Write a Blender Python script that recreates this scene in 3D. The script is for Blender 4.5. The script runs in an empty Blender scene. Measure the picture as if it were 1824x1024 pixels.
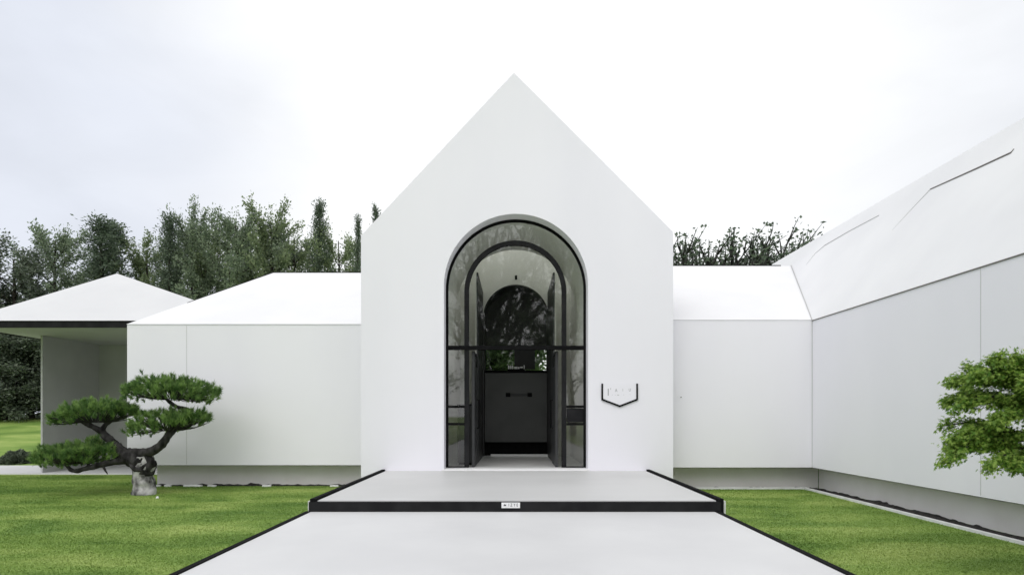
import bpy, math, random
import numpy as np
from mathutils import Vector, Matrix, noise as mnoise

R = math.radians
scene = bpy.context.scene
COL = scene.collection

# ------------------------------------------------------------------ camera
EYE = 1.62                       # eye height over the lawn
F = 1111.0                       # focal length in photo pixels (photo 1824 wide)
PX, PY = 915.0, 739.0            # vanishing point of the level camera
cam_d = bpy.data.cameras.new("camera")
cam = bpy.data.objects.new("camera", cam_d)
COL.objects.link(cam)
cam.location = (0, 0, EYE)
cam.rotation_euler = (R(90), 0, 0)
cam_d.sensor_width = 36.0
cam_d.lens = F / 1824 * 36.0
cam_d.shift_x = -(PX - 912) / 1824
cam_d.shift_y = (PY - 512) / 1824
cam_d.clip_start = 0.05
cam_d.clip_end = 2000
scene.camera = cam

# ------------------------------------------------------------------ sky, sun, exposure
SUN_EL, SUN_AZ = R(55), R(210)    # azimuth clockwise from +Y: behind the camera
world = bpy.data.worlds.new("World")
scene.world = world
world.use_nodes = True
wn, wl = world.node_tree.nodes, world.node_tree.links
wn.clear()
w_out = wn.new('ShaderNodeOutputWorld')
w_bg = wn.new('ShaderNodeBackground'); w_bg.inputs['Strength'].default_value = 0.1
w_sky = wn.new('ShaderNodeTexSky'); w_sky.sky_type = 'NISHITA'; w_sky.sun_disc = False
w_sky.sun_elevation = SUN_EL; w_sky.sun_rotation = SUN_AZ
w_sky.air_density = 1.0; w_sky.dust_density = 4.0
w_tc = wn.new('ShaderNodeTexCoord')
w_sep = wn.new('ShaderNodeSeparateXYZ'); wl.new(w_tc.outputs['Generated'], w_sep.inputs[0])
w_map = wn.new('ShaderNodeMapping'); w_map.inputs['Scale'].default_value = (1.0, 1.0, 2.2)
wl.new(w_tc.outputs['Generated'], w_map.inputs['Vector'])
w_n = wn.new('ShaderNodeTexNoise'); w_n.inputs['Scale'].default_value = 1.7
w_n.inputs['Detail'].default_value = 4; w_n.inputs['Roughness'].default_value = 0.45
wl.new(w_map.outputs[0], w_n.inputs['Vector'])
# thinner, greyer cloud towards the west (left), thick bright cloud elsewhere
w_add = wn.new('ShaderNodeMath'); w_add.operation = 'MULTIPLY_ADD'
wl.new(w_n.outputs['Fac'], w_add.inputs[0]); w_add.inputs[1].default_value = 0.5
wl.new(w_sep.outputs['X'], w_add.inputs[2])
w_mr = wn.new('ShaderNodeMapRange'); w_mr.interpolation_type = 'SMOOTHSTEP'
w_mr.inputs['From Min'].default_value = -0.30; w_mr.inputs['From Max'].default_value = 0.12
wl.new(w_add.outputs[0], w_mr.inputs['Value'])
w_cl = wn.new('ShaderNodeMix'); w_cl.data_type = 'RGBA'
w_cl.inputs[6].default_value = (6.75, 7.05, 7.75, 1)
w_cl.inputs[7].default_value = (9.25, 9.3, 9.35, 1)
wl.new(w_mr.outputs[0], w_cl.inputs[0])
# the overcast is brighter around the veiled sun, behind the camera
w_mr2 = wn.new('ShaderNodeMapRange'); w_mr2.interpolation_type = 'SMOOTHSTEP'
w_mr2.inputs['From Min'].default_value = 0.35; w_mr2.inputs['From Max'].default_value = -0.8
w_mr2.inputs['To Min'].default_value = 1.0; w_mr2.inputs['To Max'].default_value = 1.40
wl.new(w_sep.outputs['Y'], w_mr2.inputs['Value'])
w_mr4 = wn.new('ShaderNodeMapRange'); w_mr4.interpolation_type = 'SMOOTHSTEP'
w_mr4.inputs['From Min'].default_value = 0.32; w_mr4.inputs['From Max'].default_value = 0.75
wl.new(w_sep.outputs['X'], w_mr4.inputs['Value'])
w_cl2 = wn.new('ShaderNodeMix'); w_cl2.data_type = 'RGBA'
wl.new(w_mr4.outputs[0], w_cl2.inputs[0]); wl.new(w_cl.outputs[2], w_cl2.inputs[6]); w_cl2.inputs[7].default_value = (7.0, 7.2, 7.6, 1)
w_mul = wn.new('ShaderNodeMix'); w_mul.data_type = 'RGBA'; w_mul.blend_type = 'MULTIPLY'
w_mul.inputs[0].default_value = 1.0
wl.new(w_cl2.outputs[2], w_mul.inputs[6]); wl.new(w_mr2.outputs[0], w_mul.inputs[7])
# soft cloud tone
w_n2 = wn.new('ShaderNodeTexNoise'); w_n2.inputs['Scale'].default_value = 4.2; w_n2.inputs['Detail'].default_value = 6
w_n2.inputs['Roughness'].default_value = 0.5; w_n2.inputs['Distortion'].default_value = 0.4
wl.new(w_map.outputs[0], w_n2.inputs['Vector'])
w_mr3 = wn.new('ShaderNodeMapRange'); w_mr3.inputs['From Min'].default_value = 0.35; w_mr3.inputs['From Max'].default_value = 0.62
w_mr3.inputs['To Min'].default_value = 0.96; w_mr3.inputs['To Max'].default_value = 1.03
wl.new(w_n2.outputs['Fac'], w_mr3.inputs['Value'])
w_mul2 = wn.new('ShaderNodeMix'); w_mul2.data_type = 'RGBA'; w_mul2.blend_type = 'MULTIPLY'; w_mul2.inputs[0].default_value = 1.0
wl.new(w_mul.outputs[2], w_mul2.inputs[6]); wl.new(w_mr3.outputs[0], w_mul2.inputs[7])
w_mix = wn.new('ShaderNodeMix'); w_mix.data_type = 'RGBA'; w_mix.inputs[0].default_value = 0.93
wl.new(w_sky.outputs[0], w_mix.inputs[6]); wl.new(w_mul2.outputs[2], w_mix.inputs[7])
wl.new(w_mix.outputs[2], w_bg.inputs['Color'])
wl.new(w_bg.outputs[0], w_out.inputs[0])

sun_d = bpy.data.lights.new("sun", 'SUN')
sun_d.energy = 0.9; sun_d.angle = R(55); sun_d.color = (1.0, 0.97, 0.93)
sun = bpy.data.objects.new("sun", sun_d); COL.objects.link(sun)
sv = Vector((math.sin(SUN_AZ) * math.cos(SUN_EL), math.cos(SUN_AZ) * math.cos(SUN_EL), math.sin(SUN_EL)))
sun.rotation_euler = sv.to_track_quat('Z', 'Y').to_euler()
sun.location = (0, -5, 20)

scene.view_settings.view_transform = 'Standard'
scene.view_settings.look = 'None'
scene.view_settings.exposure = 0.29
scene.view_settings.gamma = 1.0
scene.render.engine = 'CYCLES'
scene.cycles.max_bounces = 10
scene.cycles.diffuse_bounces = 5
scene.cycles.transparent_max_bounces = 16

# ------------------------------------------------------------------ helpers
def W(px, py, Y):
    """point at depth Y seen at photo pixel (px, py) - used to read sizes off the photograph"""
    return Vector(((px - PX) * Y / F, Y, EYE + (PY - py) * Y / F))

ORG = {}

class MB:
    def __init__(s): s.v = []; s.f = []
    def quad(s, *pts):
        n = len(s.v); s.v += [tuple(p) for p in pts]; s.f.append(tuple(range(n, n + len(pts)))); return s
    def box(s, x0, x1, y0, y1, z0, z1):
        n = len(s.v)
        s.v += [(x0,y0,z0),(x1,y0,z0),(x1,y1,z0),(x0,y1,z0),(x0,y0,z1),(x1,y0,z1),(x1,y1,z1),(x0,y1,z1)]
        for f in ((0,3,2,1),(4,5,6,7),(0,1,5,4),(1,2,6,5),(2,3,7,6),(3,0,4,7)): s.f.append(tuple(n+i for i in f))
        return s
    def prism_y(s, poly, y0, y1):
        """polygon in XZ (counter-clockwise seen from -Y) pushed along Y"""
        n = len(s.v); k = len(poly)
        s.v += [(x, y0, z) for x, z in poly] + [(x, y1, z) for x, z in poly]
        s.f.append(tuple(n + i for i in range(k)))
        s.f.append(tuple(n + k + i for i in reversed(range(k))))
        for i in range(k):
            j = (i + 1) % k
            s.f.append((n + i, n + k + i, n + k + j, n + j))
        return s
    def solid(s, verts, faces):
        n = len(s.v); s.v += [tuple(v) for v in verts]; s.f += [tuple(n + i for i in f) for f in faces]; return s
    def tube(s, pts, rad, seg=8, wob=0.0, seed=0):
        pts = [Vector(p) for p in pts]
        if not isinstance(rad, (list, tuple)): rad = [rad] * len(pts)
        rng = random.Random(seed)
        n = len(s.v); up = Vector((0.13, 0.31, 0.94))
        for i, p in enumerate(pts):
            d = (pts[min(i+1, len(pts)-1)] - pts[max(i-1, 0)]).normalized()
            a = d.cross(up)
            if a.length < 0.05: a = d.cross(Vector((1, 0, 0)))
            a.normalize(); b = d.cross(a).normalized()
            for k in range(seg):
                t = 2 * math.pi * k / seg
                r = rad[i] * (1 + wob * (rng.random() - 0.5))
                s.v.append(tuple(p + a * math.cos(t) * r + b * math.sin(t) * r))
        for i in range(len(pts) - 1):
            for k in range(seg):
                k2 = (k + 1) % seg
                s.f.append((n+i*seg+k, n+i*seg+k2, n+(i+1)*seg+k2, n+(i+1)*seg+k))
        s.f.append(tuple(n + k for k in reversed(range(seg))))
        e = n + (len(pts) - 1) * seg
        s.f.append(tuple(e + k for k in range(seg)))
        return s

def smooth_path(pts, rad, sub=5):
    """Catmull-Rom through points (with radii)"""
    pts = [Vector(p) for p in pts]
    P = [pts[0]] + pts + [pts[-1]]; Q = [rad[0]] + list(rad) + [rad[-1]]
    op, orr = [], []
    for i in range(1, len(P) - 2):
        for k in range(sub):
            t = k / sub
            a, b, c, d = P[i-1], P[i], P[i+1], P[i+2]
            op.append(0.5*((2*b) + (c-a)*t + (2*a-5*b+4*c-d)*t*t + (3*b-a-3*c+d)*t**3))
            orr.append(Q[i] + (Q[i+1] - Q[i]) * t)
    op.append(pts[-1]); orr.append(rad[-1])
    return op, orr

def tag(o, label=None, cat=None, group=None, kind=None):
    if label: o['label'] = label
    if cat: o['category'] = cat
    if group: o['group'] = group
    if kind: o['kind'] = kind
    return o

def thing(name, label, cat, loc=(0, 0, 0), group=None):
    o = bpy.data.objects.new(name, None); COL.objects.link(o)
    o.location = loc; o.empty_display_size = 0.2
    ORG[o.name] = Vector(loc)
    return tag(o, label, cat, group)

def link_mesh(name, me, mat, parent=None, loc=None):
    o = bpy.data.objects.new(name, me); COL.objects.link(o)
    if mat is not None: me.materials.append(mat)
    if parent is not None:
        o.parent = parent; ORG[o.name] = ORG[parent.name]
    else:
        o.location = loc or (0, 0, 0); ORG[o.name] = Vector(o.location)
    return o

def obj(name, mb, mat, parent=None, loc=(0, 0, 0), smooth=False, bevel=0.0, seg=2):
    org = ORG[parent.name] if parent is not None else Vector(loc)
    me = bpy.data.meshes.new(name)
    me.from_pydata([(v[0]-org.x, v[1]-org.y, v[2]-org.z) for v in mb.v], [], mb.f)
    me.update()
    if smooth:
        me.polygons.foreach_set('use_smooth', [True] * len(me.polygons))
    o = link_mesh(name, me, mat, parent, loc)
    if bevel:
        m = o.modifiers.new('bevel', 'BEVEL'); m.width = bevel; m.segments = seg; m.limit_method = 'ANGLE'
        m.angle_limit = R(30)
    return o

def fast(name, verts, faces, org=(0, 0, 0)):
    """mesh from numpy arrays, faces all of one size"""
    verts = np.asarray(verts, dtype=np.float32) - np.asarray(org, dtype=np.float32)
    faces = np.asarray(faces, dtype=np.int32); n, k = faces.shape
    me = bpy.data.meshes.new(name)
    me.vertices.add(len(verts)); me.vertices.foreach_set('co', verts.ravel())
    me.loops.add(n * k); me.loops.foreach_set('vertex_index', faces.ravel())
    me.polygons.add(n); me.polygons.foreach_set('loop_start', np.arange(0, n * k, k, dtype=np.int32))
    me.update(calc_edges=True)
    return me

def children(o): return [c for c in bpy.data.objects if c.parent == o]

# ------------------------------------------------------------------ materials
def mat(name, col, rough=0.6, metal=0.0, spec=0.5):
    m = bpy.data.materials.new(name); m.use_nodes = True
    b = m.node_tree.nodes['Principled BSDF']
    b.inputs['Base Color'].default_value = (*col, 1); b.inputs['Roughness'].default_value = rough
    b.inputs['Metallic'].default_value = metal; b.inputs['Specular IOR Level'].default_value = spec
    return m

def noisy(name, c1, c2, scale=3.0, detail=6, rough=0.6, bump=0.0, bscale=60.0, spec=0.3, stretch=(1,1,1), lo=0.35, hi=0.65):
    m = mat(name, c1, rough, spec=spec); nt = m.node_tree; b = nt.nodes['Principled BSDF']
    tc = nt.nodes.new('ShaderNodeTexCoord'); mp = nt.nodes.new('ShaderNodeMapping')
    mp.inputs['Scale'].default_value = stretch
    nt.links.new(tc.outputs['Object'], mp.inputs[0])
    n = nt.nodes.new('ShaderNodeTexNoise'); n.inputs['Scale'].default_value = scale; n.inputs['Detail'].default_value = detail
    nt.links.new(mp.outputs[0], n.inputs['Vector'])
    r = nt.nodes.new('ShaderNodeValToRGB')
    r.color_ramp.elements[0].position = lo; r.color_ramp.elements[0].color = (*c1, 1)
    r.color_ramp.elements[1].position = hi; r.color_ramp.elements[1].color = (*c2, 1)
    nt.links.new(n.outputs['Fac'], r.inputs[0]); nt.links.new(r.outputs[0], b.inputs['Base Color'])
    if bump:
        n2 = nt.nodes.new('ShaderNodeTexNoise'); n2.inputs['Scale'].default_value = bscale; n2.inputs['Detail'].default_value = 5
        nt.links.new(mp.outputs[0], n2.inputs['Vector'])
        bp = nt.nodes.new('ShaderNodeBump'); bp.inputs['Strength'].default_value = bump; bp.inputs['Distance'].default_value = 0.02
        nt.links.new(n2.outputs['Fac'], bp.inputs['Height']); nt.links.new(bp.outputs[0], b.inputs['Normal'])
    return m

def leafy(name, c1, c2, trans=0.25, rough=0.5):
    """leaf material: each leaf its own tint, a little light through it"""
    m = bpy.data.materials.new(name); m.use_nodes = True; nt = m.node_tree
    b = nt.nodes['Principled BSDF']; out = nt.nodes['Material Output']
    g = nt.nodes.new('ShaderNodeNewGeometry'); r = nt.nodes.new('ShaderNodeValToRGB')
    r.color_ramp.elements[0].color = (*c1, 1); r.color_ramp.elements[1].color = (*c2, 1)
    nt.links.new(g.outputs['Random Per Island'], r.inputs[0])
    nt.links.new(r.outputs[0], b.inputs['Base Color'])
    b.inputs['Roughness'].default_value = rough; b.inputs['Specular IOR Level'].default_value = 0.35
    t = nt.nodes.new('ShaderNodeBsdfTranslucent'); nt.links.new(r.outputs[0], t.inputs[0])
    mx = nt.nodes.new('ShaderNodeMixShader'); mx.inputs[0].default_value = trans
    nt.links.new(b.outputs[0], mx.inputs[1]); nt.links.new(t.outputs[0], mx.inputs[2])
    nt.links.new(mx.outputs[0], out.inputs['Surface'])
    return m

M = {}
M['plaster'] = noisy('white_plaster', (0.80, 0.788, 0.838), (0.825, 0.812, 0.858), 0.7, 7, 0.75, 0.06, 140, 0.25, (1, 1, 0.35))
M['roof'] = noisy('white_roof_membrane', (0.69, 0.69, 0.70), (0.735, 0.735, 0.74), 0.6, 6, 0.6, 0.03, 60, 0.3)
M['base'] = noisy('beige_base_render', (0.80, 0.775, 0.73), (0.86, 0.84, 0.80), 1.6, 7, 0.85, 0.12, 90, 0.2)
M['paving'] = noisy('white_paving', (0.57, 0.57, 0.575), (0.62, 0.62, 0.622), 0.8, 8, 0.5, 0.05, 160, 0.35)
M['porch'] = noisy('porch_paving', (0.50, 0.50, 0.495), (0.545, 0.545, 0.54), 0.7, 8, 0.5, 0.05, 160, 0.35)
M['black'] = noisy('black_metal', (0.006, 0.006, 0.0065), (0.010, 0.010, 0.0105), 6, 5, 0.85, 0.03, 120, 0.06)
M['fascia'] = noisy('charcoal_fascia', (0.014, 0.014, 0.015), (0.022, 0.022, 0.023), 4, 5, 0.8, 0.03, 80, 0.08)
M['joint'] = mat('pale_joint', (0.50, 0.50, 0.50), 0.8)
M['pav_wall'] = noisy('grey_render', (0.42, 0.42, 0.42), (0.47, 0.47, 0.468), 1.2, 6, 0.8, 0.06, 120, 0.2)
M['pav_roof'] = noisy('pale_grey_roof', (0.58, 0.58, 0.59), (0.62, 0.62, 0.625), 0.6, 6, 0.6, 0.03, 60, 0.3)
M['seam'] = mat('dark_seam', (0.12, 0.11, 0.10), 0.6)
M['seam_pale'] = mat('pale_seam', (0.42, 0.42, 0.42), 0.6)
M['inner'] = noisy('interior_plaster', (0.86, 0.86, 0.81), (0.88, 0.88, 0.83), 1.2, 6, 0.8, 0.04, 120, 0.2)
M['inner_floor'] = noisy('interior_floor', (0.58, 0.58, 0.57), (0.64, 0.64, 0.63), 2.2, 6, 0.3, 0.02, 80, 0.5)
M['dark'] = noisy('dark_panel', (0.030, 0.031, 0.033), (0.042, 0.043, 0.045), 1.5, 5, 0.45, 0.03, 120, 0.4)
M['cabinet'] = noisy('charcoal_cabinet', (0.065, 0.067, 0.066), (0.082, 0.084, 0.083), 1.3, 5, 0.45, 0.02, 120, 0.4)
M['white'] = mat('white_enamel', (0.8, 0.8, 0.8), 0.4)
M['ink'] = mat('ink', (0.04, 0.04, 0.04), 0.6)
M['ink_grey'] = mat('grey_ink', (0.30, 0.30, 0.31), 0.7)
M['gravel'] = noisy('dark_gravel', (0.018, 0.017, 0.016), (0.055, 0.052, 0.048), 18, 8, 0.9, 0.6, 60, 0.2)
M['kerb'] = noisy('pale_kerb', (0.66, 0.66, 0.65), (0.78, 0.78, 0.77), 5, 6, 0.7, 0.15, 80, 0.2)
M['bark'] = noisy('dark_bark', (0.010, 0.0095, 0.0095), (0.062, 0.059, 0.058), 9, 9, 0.9, 0.9, 28, 0.15, (1, 1, 0.4))
M['bark_pale'] = noisy('stony_bark', (0.045, 0.044, 0.043), (0.50, 0.49, 0.48), 6.5, 10, 0.9, 1.0, 22, 0.15, (1, 1, 0.7), 0.36, 0.66)
M['bark_far'] = noisy('tree_bark', (0.022, 0.02, 0.017), (0.07, 0.06, 0.05), 6, 6, 0.9, 0.4, 20, 0.15)
M['twig'] = mat('dark_twig', (0.022, 0.022, 0.018), 0.85)
M['needle'] = leafy('pine_needles', (0.032, 0.10, 0.024), (0.32, 0.48, 0.14), 0.42, 0.5)
M['maple'] = leafy('maple_leaves', (0.085, 0.20, 0.022), (0.36, 0.50, 0.10), 0.45, 0.5)
M['leaf_dark'] = leafy('dark_leaves', (0.055, 0.085, 0.055), (0.19, 0.24, 0.165), 0.45, 0.5)
M['leaf_mid'] = leafy('grey_green_leaves', (0.12, 0.165, 0.11), (0.33, 0.40, 0.26), 0.5, 0.5)
M['leaf_olive'] = leafy('olive_leaves', (0.13, 0.18, 0.095), (0.34, 0.41, 0.22), 0.5, 0.5)
M['leaf_hedge'] = leafy('hedge_leaves', (0.04, 0.062, 0.038), (0.20, 0.235, 0.17), 0.35, 0.4)
M['leaf_garden'] = leafy('garden_leaves', (0.10, 0.20, 0.06), (0.26, 0.40, 0.15), 0.45, 0.4)

def tufted(m):
    nt = m.node_tree; r = next(n for n in nt.nodes if n.type == 'VALTORGB'); g = next(n for n in nt.nodes if n.type == 'NEW_GEOMETRY')
    a = nt.nodes.new('ShaderNodeAttribute'); a.attribute_name = 'tuft'
    x = nt.nodes.new('ShaderNodeMix'); x.inputs[0].default_value = 0.7
    nt.links.new(g.outputs['Random Per Island'], x.inputs[2]); nt.links.new(a.outputs['Fac'], x.inputs[3])
    nt.links.new(x.outputs[0], r.inputs[0])
tufted(M['needle'])

def glass_mat():
    m = bpy.data.materials.new('smoked_glass'); m.use_nodes = True; nt = m.node_tree; nt.nodes.clear()
    out = nt.nodes.new('ShaderNodeOutputMaterial'); mx = nt.nodes.new('ShaderNodeMixShader')
    tr = nt.nodes.new('ShaderNodeBsdfTransparent'); tr.inputs[0].default_value = (0.97, 0.985, 0.97, 1)
    gl = nt.nodes.new('ShaderNodeBsdfGlossy'); gl.inputs['Roughness'].default_value = 0.02
    lw = nt.nodes.new('ShaderNodeLayerWeight'); lw.inputs[0].default_value = 0.5      # Schlick reflection, the same from both sides
    pw = nt.nodes.new('ShaderNodeMath'); pw.operation = 'POWER'; pw.inputs[1].default_value = 5
    nt.links.new(lw.outputs['Facing'], pw.inputs[0])
    fr = nt.nodes.new('ShaderNodeMath'); fr.operation = 'MULTIPLY_ADD'; fr.inputs[1].default_value = 0.88; fr.inputs[2].default_value = 0.10
    nt.links.new(pw.outputs[0], fr.inputs[0])
    nt.links.new(fr.outputs[0], mx.inputs[0]); nt.links.new(tr.outputs[0], mx.inputs[1]); nt.links.new(gl.outputs[0], mx.inputs[2])
    nt.links.new(mx.outputs[0], out.inputs[0])
    return m
M['glass'] = glass_mat()

def grass_mats():
    # ground under the blades and the blades share the same drifting patches of tone
    def build(name, cols, island):
        m = bpy.data.materials.new(name); m.use_nodes = True; nt = m.node_tree; b = nt.nodes['Principled BSDF']
        tc = nt.nodes.new('ShaderNodeNewGeometry')
        mp = nt.nodes.new('ShaderNodeMapping'); mp.inputs['Scale'].default_value = (0.45, 0.95, 1)
        mp.inputs['Rotation'].default_value = (0, 0, R(14))
        nt.links.new(tc.outputs['Position'], mp.inputs[0])
        n = nt.nodes.new('ShaderNodeTexNoise'); n.inputs['Scale'].default_value = 1.1; n.inputs['Detail'].default_value = 4
        n.inputs['Roughness'].default_value = 0.5; n.inputs['Distortion'].default_value = 0.5
        nt.links.new(mp.outputs[0], n.inputs['Vector'])
        r = nt.nodes.new('ShaderNodeValToRGB'); r.color_ramp.elements[0].position = 0.33; r.color_ramp.elements[1].position = 0.68
        r.color_ramp.elements[0].color = (*cols[0], 1); r.color_ramp.elements[1].color = (*cols[2], 1)
        e = r.color_ramp.elements.new(0.5); e.color = (*cols[1], 1)
        nt.links.new(n.outputs['Fac'], r.inputs[0])
        src = r.outputs[0]
        if island:
            mr = nt.nodes.new('ShaderNodeMapRange'); mr.inputs['To Min'].default_value = 0.9; mr.inputs['To Max'].default_value = 1.1
            nt.links.new(tc.outputs['Random Per Island'], mr.inputs[0])
            mx = nt.nodes.new('ShaderNodeMix'); mx.data_type = 'RGBA'; mx.blend_type = 'MULTIPLY'; mx.inputs[0].default_value = 1
            nt.links.new(src, mx.inputs[6]); nt.links.new(mr.outputs[0], mx.inputs[7]); src = mx.outputs[2]
        else:
            n2 = nt.nodes.new('ShaderNodeTexNoise'); n2.inputs['Scale'].default_value = 45; n2.inputs['Detail'].default_value = 6
            bp = nt.nodes.new('ShaderNodeBump'); bp.inputs['Strength'].default_value = 0.7; bp.inputs['Distance'].default_value = 0.03
            nt.links.new(tc.outputs['Position'], n2.inputs['Vector']); nt.links.new(n2.outputs['Fac'], bp.inputs['Height'])
            nt.links.new(bp.outputs[0], b.inputs['Normal'])
        nt.links.new(src, b.inputs['Base Color'])
        b.inputs['Roughness'].default_value = 0.75; b.inputs['Specular IOR Level'].default_value = 0.2
        return m
    cols = ((0.115, 0.205, 0.038), (0.195, 0.295, 0.064), (0.305, 0.390, 0.110))
    return build('lawn_ground', cols, False), build('grass_blades', cols, True)
M['lawn'], M['blades'] = grass_mats()

# ------------------------------------------------------------------ ground
def sm(a, b, x):
    t = min(1, max(0, (x - a) / (b - a))); return t * t * (3 - 2 * t)
def ground_z(x, y):
    m = max(sm(12.8, 15.5, -x), sm(25, 36, y))
    h = 1.66 * sm(19.5, 35, y) * m
    return h + 0.03 * mnoise.noise((x * 0.35, y * 0.35, 0)) * sm(15, 22, y) * m

gx = sorted(set([-600, -300, -150, -80, -55] + [-45 + i * 1.0 for i in range(0, 46)] + [2 * i for i in range(1, 25)] + [60, 90, 150, 300, 600]))
gy = sorted(set([-500, -200, -100, -50, -25, -10, 0, 6, 12] + [16 + i for i in range(0, 36)] + [60, 80, 120, 250, 500, 900]))
mb = MB()
for y in gy:
    for x in gx: mb.v.append((x, y, ground_z(x, y)))
nx = len(gx)
for j in range(len(gy) - 1):
    for i in range(nx - 1):
        mb.f.append((j*nx+i, j*nx+i+1, (j+1)*nx+i+1, (j+1)*nx+i))
o = obj('lawn', mb, M['lawn'], smooth=True); tag(o, kind='structure')

# mown blades over the lawn close to the path
def blades(seed, regions):
    rng = np.random.default_rng(seed); V = []
    for (x0, x1, y0, y1, dens) in regions:
        n = int((x1 - x0) * (y1 - y0) * dens)
        x = rng.uniform(x0, x1, n); y = rng.uniform(y0, y1, n)
        a = rng.uniform(0, 2*np.pi, n); h = rng.uniform(0.008, 0.018, n); w = rng.uniform(0.003, 0.0055, n) * (1 + y / 12)
        lean = rng.normal(0, 0.013, (n, 2))
        v = np.zeros((n, 3, 3))
        v[:,0,0] = x - np.cos(a)*w; v[:,0,1] = y - np.sin(a)*w; v[:,0,2] = -0.004
        v[:,1,0] = x + np.cos(a)*w; v[:,1,1] = y + np.sin(a)*w; v[:,1,2] = -0.004
        v[:,2,0] = x + lean[:,0];   v[:,2,1] = y + lean[:,1];   v[:,2,2] = h
        V.append(v.reshape(-1, 3))
    V = np.concatenate(V); return fast('grass', V, np.arange(len(V)).reshape(-1, 3))
me = blades(5, [(-8.2, -2.9, 3.9, 8.5, 4200), (-13.5, -2.9, 8.5, 14.4, 2600), (-14.5, -8.9, 14.4, 16.9, 1800),
                (2.9, 6.33, 4.2, 8.5, 4200), (2.9, 6.33, 8.5, 13.9, 2600), (-3.5, -2.9, 12.8, 13.0, 2000)])
o = link_mesh('grass', me, M['blades']); tag(o, kind='stuff', label='short mown green grass of the lawns beside the path', cat='grass')

# ------------------------------------------------------------------ path and platform
Z_PATH, Z_PLAT = EYE - 1.302, EYE - 1.158
Y_STEP, Y_FRONT = 8.41, 13.0
mb = MB().box(-2.735, 2.71, -6, Y_STEP - 0.004, -0.2, Z_PATH)
o = obj('path', mb, M['paving']); tag(o, kind='structure')
for sx, xo, side in ((-1, -2.80, 'left'), (1, 2.775, 'right')):
    xi = xo - sx * 0.063
    mb = MB().box(min(xo, xi), max(xo, xi), -6, Y_STEP - 0.004, -0.15, Z_PATH + 0.012)
    o = obj('path_edging', mb, M['black'], loc=(xo, 2, 0), bevel=0.004)
    tag(o, 'black metal edging strip along the %s side of the white path' % side, 'edging', 'black edging strips of the path')
    # thin pale stone border outside it, down at the lawn
    a, b = sorted((xo + sx * 0.002, xo + sx * 0.05))
    mb = MB().box(a, b, -6, Y_STEP, -0.1, Z_PATH - 0.03)
    o = obj('border_strip', mb, M['kerb'], loc=(xo, 2, 0), bevel=0.004)
    tag(o, 'thin pale border between the %s black path edging and the lawn' % side, 'border', 'pale borders of the path')

step = thing('entrance_step', 'wide white entrance step with black front and side edges below the arched door', 'step', (0.04, 10.7, 0))
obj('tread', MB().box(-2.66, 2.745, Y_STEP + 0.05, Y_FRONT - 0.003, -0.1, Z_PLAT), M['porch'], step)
obj('riser', MB().box(-2.765, 2.795, Y_STEP, Y_STEP + 0.046, -0.05, Z_PLAT - 0.012), M['fascia'], step, bevel=0.004)
for xo, xi in ((-2.75, -2.68), (2.835, 2.765)):
    a, b = sorted((xo, xi))
    obj('side_edge', MB().box(a, b, Y_STEP + 0.001, Y_FRONT - 0.003, -0.05, Z_PLAT + 0.03), M['black'], step, bevel=0.005)
    sx = 1 if xo > 0 else -1
    a, b = sorted((xo + sx * 0.003, xo + sx * 0.035))
    obj('side_trim', MB().box(a, b, Y_STEP + 0.03, Y_FRONT - 0.02, -0.05, Z_PLAT - 0.005), M['kerb'], step)

def text_mesh(name, body, size, mat_, parent, at, extrude=0.0012, rot=(R(90), 0, 0), align='LEFT', sx=1.0):
    cu = bpy.data.curves.new(name, 'FONT'); cu.body = body; cu.size = size; cu.extrude = extrude; cu.align_x = align
    cu.resolution_u = 3
    tmp = bpy.data.objects.new('tmp_text', cu); COL.objects.link(tmp)
    dg = bpy.context.evaluated_depsgraph_get()
    me = bpy.data.meshes.new_from_object(tmp.evaluated_get(dg))
    bpy.data.objects.remove(tmp)
    org = ORG[parent.name]
    mt = Matrix.Translation(Vector(at) - org) @ Matrix.Rotation(rot[0], 4, 'X') @ Matrix.Diagonal((sx, 1, 1, 1))
    me.transform(mt); me.name = name
    me.materials.clear()
    return link_mesh(name, me, mat_, parent)

# white tag on the riser
ts = Y_STEP / F
tx0, tx1 = (893.3 - PX) * ts, (926.3 - PX) * ts
tz0, tz1 = EYE - (904.2 - PY) * ts, EYE - (894.3 - PY) * ts
tg = thing('step_tag', 'small white name tag with black letters fixed to the black front of the step', 'tag', ((tx0+tx1)/2, Y_STEP - 0.01, tz0))
obj('plate', MB().box(tx0, tx1, Y_STEP - 0.012, Y_STEP - 0.002, tz0, tz1), M['white'], tg, bevel=0.002)
yt = Y_STEP - 0.0135
for ch, pxc in (('I', 906.3), ('Z', 910.9), ('Y', 916.4), ('E', 921.3)):
    text_mesh('letter', ch, 0.058, M['ink'], tg, ((pxc - PX) * ts, yt, EYE - (901.0 - PY) * ts), align='CENTER', sx=0.75)
ic = MB()
for poly in ([(897.0, 900.2), (898.6, 896.2), (899.6, 900.4)], [(899.2, 900.2), (899.6, 898.0), (901.9, 897.6), (901.0, 900.2)]):
    ic.prism_y([((a - PX) * ts, EYE - (b - PY) * ts) for a, b in reversed(poly)], yt - 0.001, yt + 0.001)
obj('emblem', ic, M['ink'], tg)

# ------------------------------------------------------------------ entrance house
s0 = 85.46                        # photo pixels per metre at the facade
XL, XR = (643 - PX) / s0, (1199 - PX) / s0
AX, AZ = 0.005, EYE + (PY - 130) / s0
ZL, ZR = EYE + (PY - 420) / s0, EYE + (PY - 413) / s0
def gable(x):
    return ZL + (AZ - ZL) * (x - XL) / (AX - XL) if x <= AX else ZR + (AZ - ZR) * (XR - x) / (XR - AX)
CX, RA = 0.048, 1.503             # arch centre and radius
ZS = EYE + (PY - 381) / s0 - RA   # springing line
ZF = Z_PLAT + 0.03                # interior floor
WT = 0.52
Y_BACK = 18.35

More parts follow.
